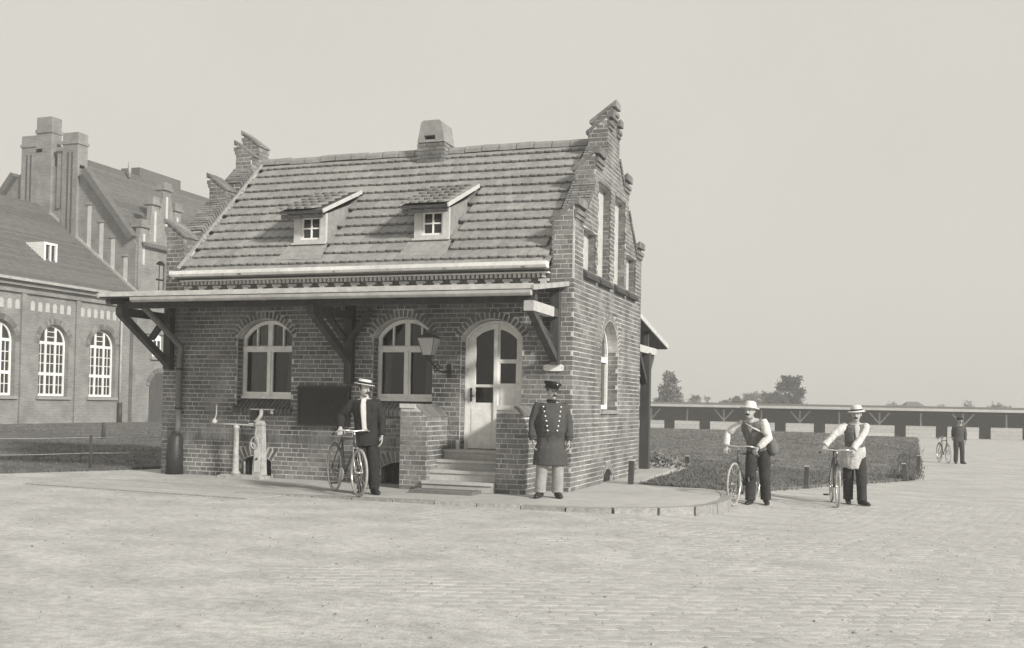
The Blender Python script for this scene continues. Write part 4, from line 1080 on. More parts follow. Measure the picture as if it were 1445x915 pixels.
k = MB(); k.bar((x0, YG-.06, z0+.08), (x1, YG-.06, z1+.08), .10, .14, .5); k.build('flashing', M_ZINC, wr)
k = MB(); k.plate([(0, 0), (.9, 0), (.9, 1.15), (0, 1.15)], [[(.12, .12), (.41, .12), (.41, 1.03), (.12, 1.03)], [(.49, .12), (.78, .12), (.78, 1.03), (.49, 1.03)]], 1.2, frame((-34.85, 25.7, 8.05), (0, 1, 0), (1, 0, 0))); sk = k.build('roof_window', M_WHITE, wr)
k = MB(); k.box(.05, .85, .10, .12, .05, 1.08, .5, frame((-34.85, 25.7, 8.05), (0, 1, 0), (1, 0, 0))); k.build('pane', M_GLASS, sk)
# gable end facing the camera
XC = -39.43
half = [(-33.5, -.3), (-33.5, 9.85), (-37.05, 14.0), (-37.45, 14.2), (-37.45, 14.4)]
P = half+[(2*XC-x, z) for x, z in reversed(half)]
k = MB(); k.plate(list(reversed(P)), [], .4, HG); gb = hp(k, 'gable_end', M_FARBRICK)
for s_ in (1, -1):
    X = lambda x: x if s_ == 1 else 2*XC-x
    a, c = sorted((X(-37.45), X(-38.50)))
    k = MB(); k.box(a, c, -.18, .60, 9, 15.55, .5, HG); k.box(a-.06, c+.06, -.24, .66, 15.55, 15.72, .2, HG); k.box(a, c, -.18, .60, 15.72, 16.2, .6, HG); tw = k.build('turret', M_FARBRICK, gb)
    for x in (a+.33, a+.62): 
        k = MB(); k.box(x, x+.11, -.19, -.178, 10.2, 15.1, .5, HG); k.build('slit', M_WOOD, tw)
    k = MB(); a2, c2 = sorted((X(-36.95), X(-33.65))); sg_ = 1
    za, zb = (14.05, 10.15) if s_ == 1 else (10.15, 14.05)
    k.bar((a2, YG-.05, zb if s_ == -1 and False else (za if s_ == 1 else za)), (c2, YG-.05, zb), .55, .34, .5); k.build('raking_coping', M_FARTILE, gb)
    for x, zl, zh in ((-36.68, 9.6, 12.1), (-35.83, 8.9, 11.1), (-35.03, 8.2, 10.2), (-34.16, 7.75, 9.15), (-38.71, 11.2, 14.3)):
        x = X(x); o = Op(x-.13, x+.13, zl, zh-.12, .12); k = MB(); k.plate(o.loop(n=6), [], .02, HG @ Matrix.Translation((0, -.012, 0))); k.build('blind_window', M_FARPLASTER, gb)
        k = MB(); k.box(x-.2, x+.2, -.10, -.003, zl-.18, zl-.01, .1, HG); k.box(x-.17, x+.17, -.07, -.003, zh+.01, zh+.11, .1, HG); k.build('ledge', M_KERB, gb)
    a3, c3 = sorted((X(-38.5), X(-38.9))); k = MB(); k.box(a3-.02, c3+.02, -.10, .5, 12, 15.2, .5, HG); k.box(a3-.04, c3+.04, -.2, .6, 15.2, 15.42, .1, HG); k.build('stepped_link', M_FARBRICK, gb)
k = MB(); k.box(-40.35, -39.28, -.20, .55, 9, 16.3, .5, HG); k.box(-40.40, -39.23, -.26, .6, 16.3, 16.5, .2, HG); k.box(-40.35, -39.28, -.2, .55, 16.5, 17.2, .5, HG); k.build('turret', M_FARBRICK, gb)
# long side and main roof
k = MB(); k.box(YG+.4, 62, 0, .4, -.6, 10.0, .5, HX); hp(k, 'side_wall', M_FARBRICK)
k = MB(); xr_, zr_ = -38.2, 15.05; xe, ze = XB+.35, 9.75
k.add([(xe, YG+.3, ze), (xe, 62, ze), (xr_, 62, zr_), (xr_, YG+.3, zr_), (2*XC-xe, 62, ze), (2*XC-xe, YG+.3, ze), (2*XC-xr_, 62, zr_), (2*XC-xr_, YG+.3, zr_)], [(0, 1, 2, 3), (3, 2, 6, 7), (7, 6, 4, 5)], .5); mr_ = hp(k, 'main_roof', M_FARTILE)
k = MB(); n = 34
for i in range(n):
    xa_, xb_ = xe+(xr_-xe)*i/n, xe+(xr_-xe)*(i+1)/n; za, zb = ze+(zr_-ze)*i/n, ze+(zr_-ze)*(i+1)/n
    k.add([(xa_, YG+.45, za+.07), (xa_, 62, za+.07), (xb_-.02, 62, zb+.015), (xb_-.02, YG+.45, zb+.015), (xa_, YG+.45, za+.005), (xa_, 62, za+.005)], [(0, 1, 2, 3), (0, 4, 5, 1)], random.random())
k.build('tile_course', M_FARTILE, mr_, kind='stuff')
k = MB(); k.box(-39.4, -38.0, 36.6, 40.6, 14.4, 15.55, .5); k.build('ridge_lantern', M_FARTILE, mr_)
k = MB(); k.tube([(-37.6, 35.2, 14.6), (-37.6, 35.2, 15.55)], .10, 6); k.build('vent_pipe', M_ZINC, mr_)
# stepped gablet over the long side
gpin = [(31.10, 31.75, 10.95), (32.0, 32.65, 12.35), (32.95, 33.65, 13.35), (33.95, 34.6, 12.35), (34.85, 35.5, 10.95)]
P = [(31.0, 5), (35.6, 5), (35.6, 10.2)]
Q = []
for a, c, z in gpin: Q += [(a, z-.55), (a+.01, z-.15), (c-.01, z-.15), (c, z-.55)]
P += list(reversed([(a, z) for a, z in Q]))+[(31.0, 10.2)]
w1_ = Op(32.5, 33.32, 7.15, 8.95, .2); w2_ = Op(32.45, 33.2, 3.75, 4.85, .18); dr_ = Op(32.30, 34.1, -.2, 2.1, .75)
k = MB(); k.plate(P, [w1_.loop()], .3, HX @ Matrix.Translation((0, -.10, 0))); gl_ = hp(k, 'gablet', M_FARBRICK)
for a, c, z in gpin:
    k = MB(); k.box(a-.06, c+.06, -.22, .5, z-.15, z+.02, .1, HX); k.box(a+.02, c-.02, -.16, .44, z+.02, z+.30, .5, HX); k.build('cap', M_FARBRICK, gl_)
    k = MB(); k.box((a+c)/2-.09, (a+c)/2+.09, -.113, -.101, z-2.2, z-.5, .5, HX); k.build('blind_window', M_FARPLASTER, gl_)
for w, off in ((w1_, -.10), (w2_, 0.)):
    M = HX @ Matrix.Translation((0, off+(.1 if off else -.03), 0)); cells = [[(w.a+.08, z0), (w.uc-.04, z0), (w.uc-.04, z1), (w.a+.08, z1)] for z0, z1 in ((w.z0+.08, w.z0+.9), (w.z0+1.0, w.sp-.02))]+[[(w.uc+.04, z0), (w.b-.08, z0), (w.b-.08, z1), (w.uc+.04, z1)] for z0, z1 in ((w.z0+.08, w.z0+.9), (w.z0+1.0, w.sp-.02))]
    if w is w2_: cells = [c_ for c_ in cells if c_[2][1]-c_[0][1] > .3]
    k = MB(); k.plate(w.loop(.01), cells, .06, M); wo = hp(k, 'window', M_WHITE)
    for c_ in cells:
        k = MB(); k.plate(c_, [], .02, M @ Matrix.Translation((0, .02, 0))); k.build('pane', M_GLASS, wo)
k = MB(); k.box(w2_.a-.15, w2_.b+.15, -.14, -.002, 3.58, 3.72, .2, HX); hp(k, 'window_ledge', M_KERB)
k = MB(); k.plate(dr_.loop(), [], .03, HX @ Matrix.Translation((0, -.035, 0))); dd = hp(k, 'gateway_door', M_WOOD)
k = MB(); n = 18
for i in range(n):
    t0 = pi/2-dr_.half+2*dr_.half*i/n; t1 = t0+2*dr_.half/n-.015
    P = [(dr_.uc+r*cos(t), dr_.zc+r*sin(t)) for r, t in ((dr_.R+.01, t0), (dr_.R+.28, t0), (dr_.R+.28, t1), (dr_.R+.01, t1))]
    k.plate(P, [], .06, HX @ Matrix.Translation((0, -.06, 0)), random.random())
k.build('arch_ring', M_BRICK, dd, kind='stuff')

# ------------------------------------------------------------------ open shed across the lawn
shd = thing('open_shed', 'long low open-fronted shed with flat roof and white board stalls across the lawn', 'shed', (0, 71, -.5))
k = MB(); k.add([(-60, -1.0, 2.02), (34, -1.0, 2.02), (34, 5, 2.30), (-60, 5, 2.30), (-60, -1.0, 2.12), (34, -1.0, 2.12), (34, 5, 2.40), (-60, 5, 2.40)], [(3, 2, 1, 0), (4, 5, 6, 7), (0, 1, 5, 4), (1, 2, 6, 5), (2, 3, 7, 6), (3, 0, 4, 7)], .5); k.build('roof', M_FARTILE, shd)
k = MB(); k.box(-60, 34, -1.04, -1.005, 2.0, 2.20, .9); k.build('fascia', M_STEP, shd)
k = MB(); k.box(-60, 34, 4.6, 4.75, -.2, 2.25, .2); k.build('back_wall', M_KERB, shd)
k = MB(); k.box(-60, 34, -.08, .08, 1.84, 1.99, .2); k.build('beam', M_WOOD, shd)
i = -16
for i in range(-16, 11):
    x = -.87+i*3.03; dx = random.uniform(-.03, .03)
    p_ = MB(); w = 2.12+random.uniform(-.08, .12)
    nb2 = 3
    for j in range(nb2): p_.box(x-w/2, x+w/2, -.03-.004*j, .03-.004*j, -.05+.30*j, -.05+.30*(j+1)-.012, random.random())
    p_.build('stall_board', M_SHED, shd, kind='stuff')
    k = MB(); k.box(x-.06, x+.06, -.06+.10, .06+.10, -.2, 1.84, .5); po = k.build('post', M_PALEWOOD, shd)
    if i % 2 == 0:
        for s_ in (-1, 1):
            k = MB(); k.bar((x+s_*.05, .1, .98), (x+s_*.78, .1, 1.84), .10, .10, .9); k.build('brace', M_PALEWOOD, po)
    k = MB(); k.bar((x, .2, 1.90), (x, 4.6, 2.1), .08, .12, .3); k.build('rafter', M_WOOD, shd)
# ------------------------------------------------------------------ trees and a far house beyond the shed
def ray_pos(px, depth):
    """distance along the ground from where the photographer stood"""
    d = F_+R_*((px-722.5)/1466.); return CAM.x+d.x*depth, CAM.y+d.y*depth
def far_tree(px, ytop, hw, depth, kind, label, nl=700, pale=False, cat='tree', group='trees beyond the shed'):
    hzn = 563+(px-340)*.0187
    x, y = ray_pos(px, depth); zt = 1.495+(hzn-ytop)/1466*depth; w = hw/1466*depth; zb = gz(x, y)
    H = zt-zb; t = thing('tree' if cat == 'tree' else 'bush', label, cat, (x, y, zb), random.uniform(0, 6), group)
    k = MB(); k.loft([(0, 0, 0), (.05*H*.1, 0, H*.35), (0, .02*H, H*.8)], [H*.028, H*.02, H*.006], 8)
    limbs = []
    for j in range(11):
        a = random.uniform(0, 2*pi); z0 = H*random.uniform(.25, .75); r = w*random.uniform(.5, .85); e = Vector((r*cos(a), r*sin(a), z0+H*.16)); limbs.append(e)
        k.tube([(0, 0, z0), (r*.5*cos(a), r*.5*sin(a), z0+H*.10), e], H*.007, 5)
    k.build('trunk', M_BARK, t)
    k = MB(); cl = []
    for j in range(34 if kind != 'cone' else 46):
        a = random.uniform(0, 2*pi); u = random.random()
        if kind == 'cone': z = H*(.18+.80*u); R = w*(1.05-u)**.8*random.uniform(.55, 1.0)
        elif kind == 'tall': z = H*(.28+.68*u); R = w*sqrt(max(.05, 1-((u-.55)/.62)**2))*random.uniform(.35, .95)
        else: z = H*(.2+.72*u); R = w*sqrt(max(.05, 1-((u-.45)/.62)**2))*random.uniform(.35, 1.)
        cl.append((Vector((R*cos(a), R*sin(a), z)), w*random.uniform(.16, .30), random.random()))
    for j in range(int(nl*2.4)):
        c, r, tn = random.choice(cl); d = Vector((random.gauss(0, 1), random.gauss(0, 1), random.gauss(0, .8))); c2 = c+d*r*.6
        e = Vector((random.gauss(0, 1), random.gauss(0, 1), random.gauss(0, 1))).normalized(); f = e.orthogonal().normalized(); l = w*random.uniform(.06, .13)
        k.add([c2-e*l, c2+f*l*.6, c2+e*l, c2-f*l*.6], [(0, 1, 2, 3)], min(1, max(0, tn*.6+random.random()*.4)))
    k.build('crown', M_FARLEAF if pale else M_LEAF, t, kind='stuff')
for a in ((945, 526, 21, 118, 'cone', 'dark conical tree with gaps just right of the veranda post', 1500), (904, 548, 14, 125, 'round', 'dark tree partly hidden behind the veranda post', 700), (982, 557, 13, 140, 'round', 'low pale rounded bush between conical tree and small dark tree', 500, True), (998, 558, 6, 130, 'tall', 'small narrow dark tree standing alone left of the tree mass', 350),
          (1024, 564, 12, 132, 'round', 'low bushy tree at the left end of the tree mass', 500), (1041, 557, 13, 136, 'round', 'dark tree second from the left end of the tree mass', 700), (1057, 553, 12, 142, 'round', 'grey-green tree in the middle of the mass with pointed top', 700, True), (1070, 551, 12, 145, 'tall', 'slim pale tree in the middle of the tree mass', 600, True), (1088, 550, 15, 134, 'round', 'broad dark tree left of the tallest one', 900),
          (1114, 532, 19, 126, 'tall', 'tallest tree of the far mass with a rounded crown', 1900), (1130, 556, 11, 138, 'round', 'low dark tree against the right flank of the tallest one', 500), (1010, 568, 10, 150, 'round', 'low grey bush filling the gap left of the tree mass', 420, True), (1033, 561, 9, 128, 'tall', 'thin dark tree at the left shoulder of the tree mass', 420), (1079, 556, 12, 152, 'round', 'pale tree behind the middle of the tree mass', 600, True), (1100, 546, 11, 140, 'round', 'dark tree leaning on the left side of the tallest one', 700), (1146, 571, 10, 160, 'round', 'faint low bush at the right foot of the tree mass', 260, True),
          (960, 562, 16, 150, 'round', 'pale bush behind the conical tree', 500, True), (1168, 573, 12, 165, 'round', 'tiny distant bush above the shed roof right of the tallest tree', 220, True), (1212, 575, 12, 175, 'round', 'tiny pale distant bush above the second cyclist', 220, True),
          (1238, 574, 9, 160, 'round', 'small dark distant tree right of the second cyclist', 260), (1264, 570, 15, 165, 'round', 'pale rounded distant tree left of the far house', 500, True), (1308, 574, 12, 170, 'round', 'low pale distant bush right of the far house', 260, True), (1330, 569, 8, 165, 'round', 'small distant tree second from the right end of the shed', 300, True), (1347, 573, 9, 168, 'round', 'low distant tree near the right end of the view', 260, True), (1366, 566, 10, 150, 'tall', 'rightmost distant tree above the far cyclist', 380), (1410, 570, 18, 160, 'round', 'wide pale distant tree beyond the right end of the lawn road', 500, True)):
    far_tree(*a[:7], **({'pale': True} if len(a) > 7 else {}))
x, y = ray_pos(1288, 172)
fh = thing('distant_house', 'pale plain house far beyond the shed roof', 'house', (x, y, gz(x, y)), YAW)
k = MB(); k.box(-1.5, 1.5, -1.5, 1.5, 0, 2.75, .5); k.build('wall', M_STEP, fh)
k = MB(); k.add([(-1.7, -1.7, 2.75), (1.7, -1.7, 2.75), (1.7, 1.7, 2.75), (-1.7, 1.7, 2.75), (-.9, 0, 3.6), (.9, 0, 3.6)], [(0, 1, 5, 4), (1, 2, 5), (2, 3, 4, 5), (3, 0, 4)], .5); k.build('roof', M_FARTILE, fh)
for dx in (-.8, .3):
    k = MB(); k.box(dx, dx+.4, -1.53, -1.501, 1.5, 2.2); k.build('window', M_GLASS, fh)

# ------------------------------------------------------------------ bicycles
def bicycle(label, front, heading, steer=0., light=False, mud=False):
    """front: ground contact of the front wheel; heading: unit vector the bicycle points along"""
    wb = 1.08; h = Vector(heading).normalized(); ang = atan2(h.y, h.x)
    x, y = front; zg0 = gz(x, y) if not light else ZS
    t = thing('bicycle', label, 'bicycle', (x-h.x*wb/2, y-h.y*wb/2, zg0+.002), ang, 'bicycles held by the men')
    r = .345; FR = Vector((wb/2, 0, r)); RR = Vector((-wb/2, 0, r))
    for c in (FR, RR):
        def circ(rad, n=40): return [(c.x+rad*cos(2*pi*i/n), c.y, c.z+rad*sin(2*pi*i/n)) for i in range(n+1)]
        k = MB(); k.loft(circ(.312), [(.010, .014)]*41, 6, .5, ref=(0, 1, 0), cap=False); wh = k.build('wheel', M_CHROME, t)
        k = MB(); k.loft(circ(.328), [.017]*41, 8, .5, ref=(0, 1, 0), cap=False); k.build('tyre', M_TYRE, wh)
        k = MB(); k.lathe((0, 0, 0), [(.025, -.04), (.016, -.035), (.016, .035), (.025, .04)], 10, M=Matrix.Translation(c) @ Matrix.Rotation(pi/2, 4, 'X')); k.build('hub', M_CHROME, wh)
        k = MB()
        for i in range(28):
            a = 2*pi*i/28; s_ = .035 if i % 2 else -.035; a2 = a+(.5 if i % 4 < 2 else -.5)
            k.tube([(c.x+.022*cos(a2), s_, c.z+.022*sin(a2)), (c.x+.31*cos(a), 0, c.z+.31*sin(a))], .0018, 3)
        k.build('spoke', M_CHROME, wh, kind='stuff')
        k = MB()
        if c is RR or mud:
            a0, a1 = (.25, 3.3) if c is RR else (.9, 2.9)
            pts = [(c.x+.368*cos(a0+(a1-a0)*i/16), 0, c.z+.368*sin(a0+(a1-a0)*i/16)) for i in range(17)]; k.loft(pts, [(.026, .004)]*17, 6, .5, ref=None); k.build('mudguard', M_BIKE, t)
    BB = Vector((-.09, 0, .29)); SL = Vector((-.235, 0, .80)); HT = Vector((.325, 0, .845)); HB = Vector((.36, 0, .72)); k = MB()
    k.tube([BB, SL], .0155, 8); k.tube([SL, HT+Vector((.004, 0, -.02))], .0145, 8); k.tube([BB, HB], .0155, 8); k.tube([HT+Vector((-.008, 0, .03)), HB+Vector((.008, 0, -.03))], .02, 10)
    for s_ in (-1, 1): k.tube([BB+Vector((0, s_*.03, 0)), RR+Vector((0, s_*.055, 0))], .009, 6); k.tube([SL+Vector((0, s_*.012, 0)), RR+Vector((0, s_*.055, 0))], .008, 6)
    k.tube([SL, SL+Vector((-.035, 0, .10))], .0125, 8)
    k.build('frame', M_BIKE, t)
    k = MB()
    for s_ in (-1, 1): k.tube([HB+Vector((.004, s_*.035, -.03)), Vector((.44, s_*.048, .52)), FR+Vector((0, s_*.055, 0))], .010, 8)
    k.tube([HB+Vector((.004, -.04, -.028)), HB+Vector((.004, .04, -.028))], .013, 8); k.build('fork', M_CHROME if light else M_BIKE, t)
    k = MB(); k.tube([HT, HT+Vector((-.02, 0, .085))], .013, 8)
    bar = [(.19, -.26, .90), (.26, -.25, .925), (.34, -.18, .945), (.345, -.08, .94), (.31, 0, .93), (.345, .08, .94), (.34, .18, .945), (.26, .25, .925), (.19, .26, .90)]
    k.loft(bar, [.0125]*9, 8, .5); hb = k.build('handlebar', M_CHROME, t)
    for s_ in (-1, 1):
        k = MB(); k.tube([(.20, s_*.259, .904), (.10, s_*.262, .875)], .0175, 8); k.build('grip', M_IRON, hb)
    k = MB(); k.loft([(-.42, 0, .915), (-.36, 0, .925), (-.25, 0, .925), (-.13, 0, .92), (-.10, 0, .905)], [(.075, .018), (.09, .028), (.055, .024), (.022, .02), (.016, .014)], 12, .5, ref=(0, 0, 1)); k.build('saddle', M_LEATHER, t)
    k = MB(); k.lathe((0, 0, 0), [(.095, -.004), (.10, -.003), (.10, .003), (.095, .004)], 28, M=Matrix.Translation(BB+Vector((0, -.045, 0))) @ Matrix.Rotation(pi/2, 4, 'X')); ca = 1.0
    cr = k.build('crankset', M_CHROME, t)
    for s_ in (-1, 1):
        e = BB+Vector((.165*cos(ca)*s_, s_*.07, .165*sin(ca)*s_)); k = MB(); k.tube([BB+Vector((0, s_*.06, 0)), e], .010, 6); k.build('crank', M_CHROME, cr)
        k = MB(); k.box(e.x-.045, e.x+.045, min(e.y+s_*.015, e.y+s_*.10), max(e.y+s_*.015, e.y+s_*.10), e.z-.012, e.z+.012, .5); k.build('pedal', M_IRON, cr)
    k = MB(); k.tube([BB+Vector((0, -.045, .097)), RR+Vector((0, -.045, .035))], .005, 4); k.tube([BB+Vector((0, -.045, -.097)), RR+Vector((0, -.045, -.035))], .005, 4); k.build('chain', M_IRON, t, kind='stuff')
    return t
def fr(a, side): return -F_*cos(a)+R_*sin(a)*side
b1 = bicycle('bicycle with pale tyres held upright beside the porch by the man in black', (-2.43, -2.48), (.84, -.78), light=True)
b2 = bicycle('bicycle with mudguards at the kerb corner, its front wheel nearly side-on', (2.42, .96), fr(radians(30), -1), mud=True)
b3 = bicycle('bicycle at the lawn edge seen almost head-on with wide bright handlebars', (3.96, 2.26), fr(radians(12), -1), mud=True)
b4 = bicycle('far bicycle on the road at the right edge of the lawn', (7.17, 25.2), fr(radians(6), -1))

# ------------------------------------------------------------------ people
def ik(sh, tg, l1, l2, hint):
    sh = Vector(sh); tg = Vector(tg); d = tg-sh; L_ = min(d.length, (l1+l2)*.995); d.normalize(); tg = sh+d*L_
    a = (l1*l1-l2*l2+L_*L_)/(2*L_); hgt = sqrt(max(0, l1*l1-a*a)); hn = Vector(hint); hn = (hn-d*hn.dot(d)).normalized()
    return sh+d*a+hn*hgt, tg
def hand(mb, wr_, d, pn, side, curl):
    """palm, four bent fingers of unequal length and a thumb from the side of the palm"""
    d = Vector(d).normalized(); pn = Vector(pn); pn = (pn-d*pn.dot(d)).normalized(); s_ = d.cross(pn).normalized()*side; w = Vector(wr_)
    mb.loft([w-d*.01, w+d*.03, w+d*.07, w+d*.098], [(.024, .019), (.036, .017), (.042, .015), (.040, .012)], 10, .5, ref=pn)
    for i, (o, l) in enumerate(((.031, .072), (.0105, .082), (-.0105, .077), (-.031, .060))):
        p = w+d*.092+s_*o; dd = d.copy(); pts = [p]
        for j, f in enumerate((.45, .32, .23)):
            ax = d.cross(pn).normalized(); dd = (Matrix.Rotation(curl*(.75 if j == 0 else 1.), 3, ax) @ dd); p = p+dd*l*f*1.25; pts.append(p)
        mb.loft(pts, [.0088, .0085, .0078, .0062], 7, .5)
    p = w+d*.03+s_*.034; t1 = (d*.6+s_*.75+pn*.25).normalized(); t2 = (d*.85+s_*.25+pn*(.3+.4*curl)).normalized()
    mb.loft([p-s_*.012, p+t1*.035, p+t1*.035+t2*.03, p+t1*.035+t2*.055], [.013, .0105, .0095, .007], 8, .5)
HEAD = [(-.118, .018, .066, -.040), (-.108, .034, .084, -.015), (-.085, .050, .091, .03), (-.05, .062, .090, .070), (-.015, .070, .088, .088), (.02, .074, .090, .096), (.055, .075, .091, .098), (.085, .067, .080, .088), (.108, .044, .052, .060), (.119, .015, .018, .02)]
def person(label, loc, facing, kind, height=1.72, lean=0., side_lean=0., head_yaw=0., head_pitch=0., rh=None, lh=None, rcurl=1.1, lcurl=.5, feet=((-.11, .0), (.11, .0)), toe=(.25, .25), belly=0., elbow_r=(-.5, .6, -.3), elbow_l=(.5, .6, -.3), hip_shift=0., width=1.):
    """facing: direction the body faces on the ground; rh, lh: hand targets in world space"""
    rz = atan2(facing[0], -facing[1]); s_ = height/1.72
    root = thing('person', label, 'person', loc, rz, None)
    inv = (Matrix.Translation(loc) @ Matrix.Rotation(rz, 4, 'Z')).inverted()
    hipz = .90*s_; pv = Vector((hip_shift, 0, hipz))
    RL = Matrix.Rotation(lean, 3, 'X') @ Matrix.Rotation(side_lean, 3, 'Y')
    T = lambda x, y, z: pv+RL @ (Vector((x*s_, y*s_, z*s_))-Vector((0, 0, .90*s_)))
    hd = T(0, -.02, 1.475); hc = hd+Vector((0, -.035+(-.05 if lean > .2 else 0), .135))*s_
    HR = Matrix.Rotation(head_yaw, 3, 'Z') @ Matrix.Rotation(head_pitch, 3, 'X')
    HP = lambda x, y, z: hc+HR @ (Vector((x, y, z))*s_)
    shr, shl = T(-.18*width, 0, 1.405), T(.18*width, 0, 1.405)
    er, wr_ = ik(shr, (inv @ Vector(rh)) if rh is not None else T(-.245*width, -.03, .885), .285*s_, .255*s_, elbow_r)
    el, wl = ik(shl, (inv @ Vector(lh)) if lh is not None else T(.245*width, -.03, .885), .285*s_, .255*s_, elbow_l)
    legs = []
    for sx, (fx, fy), to in ((-1, feet[0], toe[0]), (1, feet[1], toe[1])):
        hp_ = pv+Vector((sx*.095*s_, 0, 0)); an = Vector((fx, fy+.03, .085))
        lk = (an-hp_).length*.5008; kn, an = ik(hp_, an, lk, lk, (sx*.15, -1, 0)); legs.append((hp_, kn, an, sx*to))
    B = lambda z, a, b_, y=0: (T(0, y, z), (a*s_*width, b_*s_))
    tor = [B(.84, .158, .115), B(.93, .165, .112, .005), B(1.04, .142+belly*.3, .10+belly*.7, -belly*.5), B(1.17, .15+belly*.3, .11+belly*.8, -belly*.6), B(1.30, .170, .118+belly*.3, 0), B(1.40, .178, .10, .005), B(1.445, .125, .078, .005), B(1.475, .06, .06, 0)]
    # one continuous body
    k = MB(); rf = RL @ Vector((0, 1, 0))
    k.loft([p for p, r in tor], [r for p, r in tor], 16, .5, ref=rf)
    k.loft([hd-Vector((0, 0, .05)), hd+Vector((0, -.01, .03)), hc-Vector((0, -.015, .07))*s_], [.058*s_, .053*s_, .052*s_], 12, .5)
    n = 18; vs = []
    for z, w, f, b_ in HEAD:
        for i in range(n):
            a = 2*pi*i/n; c = cos(a); vs.append(HP(w*sin(a), -(f*c) if c > 0 else -b_*c, z))
    fs = [(i*n+j, i*n+(j+1) % n, (i+1)*n+(j+1) % n, (i+1)*n+j) for i in range(len(HEAD)-1) for j in range(n)]+[tuple(reversed(range(n))), tuple(range((len(HEAD)-1)*n, len(HEAD)*n))]
    k.add(vs, fs, .5, True)
    k.loft([HP(0, -.085, .03), HP(0, -.105, -.005), HP(0, -.112, -.025), HP(0, -.09, -.038)], [.009, .012, .016, .012], 8, .5)      # nose
    k.loft([HP(-.05, -.078, .037), HP(0, -.094, .04), HP(.05, -.078, .037)], [.009, .010, .009], 6, .5)                              # brow
    for sx in (-1, 1): k.ball(HP(sx*.078, .012, 0), (.012*s_, .022*s_, .032*s_), 8, 6)
    for hp_, kn, an, to in legs:
        k.loft([hp_+Vector((0, 0, .03)), hp_.lerp(kn, .5), kn, kn.lerp(an, .35)+Vector((0, .015, 0)), an, Vector((an.x, an.y, .05))], [.09*s_, .078*s_, .056*s_, .056*s_, .04*s_, .04], 12, .5)
        d = Vector((sin(to), -cos(to), 0)); k.loft([Vector((an.x, an.y, .045))-d*.06, Vector((an.x, an.y, .05))+d*.03, Vector((an.x, an.y, .035))+d*.12, Vector((an.x, an.y, .022))+d*.18], [(.03, .038), (.036, .045), (.042, .03), (.03, .018)], 10, .5, ref=(0, 0, 1))
    for sh, e, w in ((shr, er, wr_), (shl, el, wl)): k.loft([sh+Vector((0, 0, .01)), sh.lerp(e, .45), e, e.lerp(w, .4), w], [.058*s_, .050*s_, .042*s_, .040*s_, .028*s_], 12, .5)
    for side, e, w, cu, tgt in ((1, er, wr_, rcurl, rh), (-1, el, wl, lcurl, lh)):
        d = (w-e).normalized()
        if tgt is not None: d = (d*.5+Vector((0, -.5, -.5))).normalized(); pn = Vector((0, 0, -1))
        else: pn = Vector((side*1., 0, 0))
        hand(k, w, d, pn, side, cu)
    body = k.build('body', M_SKIN, root); finish(body, .0062, 2)
    def garment(name, m_, parts_, voxel=.010, wr__=.006, smooth=3):
        k = MB()
        for p, r, rr in parts_: k.loft(p, r, 16, .5, ref=rr)
        o = k.build(name, m_, root); finish(o, voxel, smooth, wr__); return o
    g = lambda r, d: (r[0]+d, r[1]+d) if hasattr(r, '__len__') else r+d
    def sleeves(d, cuff=.0, full=True):
        q_ = []
        for sh, e, w in ((shr, er, wr_), (shl, el, wl)):
            w2 = w.lerp(e, cuff); q_.append(([sh-(e-sh).normalized()*.035, sh.lerp(e, .22), sh.lerp(e, .75), e, e.lerp(w2, .5), w2], [x*s_+d for x in (.040, .056, .052, .047, .042, .038)], None))
        return q_
    def torso(d, z0, z1, extra=None):
        q_ = [(p, g(r, d)) for (p, r), (zz) in zip(tor, (.84, .93, 1.04, 1.17, 1.30, 1.40, 1.445, 1.475)) if z0 <= zz <= z1]
        if extra: q_ = extra+q_
        return [([p for p, r in q_], [r for p, r in q_], rf)]
    def trousers(m_, d=.024, z_end=.075):
        q_ = [([T(0, 0, .80), T(0, .004, .90), T(0, 0, 1.03)], [(.13*s_*width, .11*s_), ((.165+.012)*s_*width, .125*s_), ((.15+.012)*s_*width, (.112+belly*.7)*s_)], rf)]
        for hp_, kn, an, to in legs:
            q_.append(([hp_+Vector((0, 0, .02)), hp_.lerp(kn, .5), kn, kn.lerp(an, .5), Vector((an.x, an.y-.008, z_end+.05)), Vector((an.x, an.y-.012, z_end))], [(.066+d)*s_, (.074+d)*s_, (.062+d)*s_, (.058+d)*s_, (.056+d)*s_, (.058+d)*s_], None))
        return garment('trousers', m_, q_, .009, .006)
    def shoes(m_):
        for hp_, kn, an, to in legs:
            d = Vector((sin(to), -cos(to), 0)); a = Vector((an.x, an.y, 0)); k = MB()
            k.loft([a-d*.078+Vector((0, 0, .05)), a-d*.02+Vector((0, 0, .058)), a+d*.06+Vector((0, 0, .052)), a+d*.13+Vector((0, 0, .040)), a+d*.195+Vector((0, 0, .028)), a+d*.215+Vector((0, 0, .022))], [(.034, .048), (.042, .056), (.044, .05), (.048, .038), (.036, .026), (.014, .012)], 12, .5, ref=(0, 0, 1))
            k.loft([a+Vector((0, 0, .05)), a+Vector((0, .005, .14))], [.052, .048], 10, .5)
            o = k.build('shoe', m_, root); finish(o, .008, 1)
    def hat(prof, name='hat', m_=M_STRAW, band=None, off=(0, .005, .06), tilt=(0, 0), oval=1.12):
        Mh = Matrix.Translation(HP(*off)) @ (HR @ Matrix.Rotation(tilt[0], 3, 'X') @ Matrix.Rotation(tilt[1], 3, 'Y')).to_4x4() @ Matrix.Diagonal((s_, s_*oval, s_, 1))
        k = MB(); k.lathe((0, 0, 0), prof, 32, .5, Mh); o = k.build(name, m_, root)
        if band: k = MB(); k.lathe((0, 0, 0), band, 32, .5, Mh); k.build('hat_band', M_BLACKCLOTH, o)
        return o, Mh
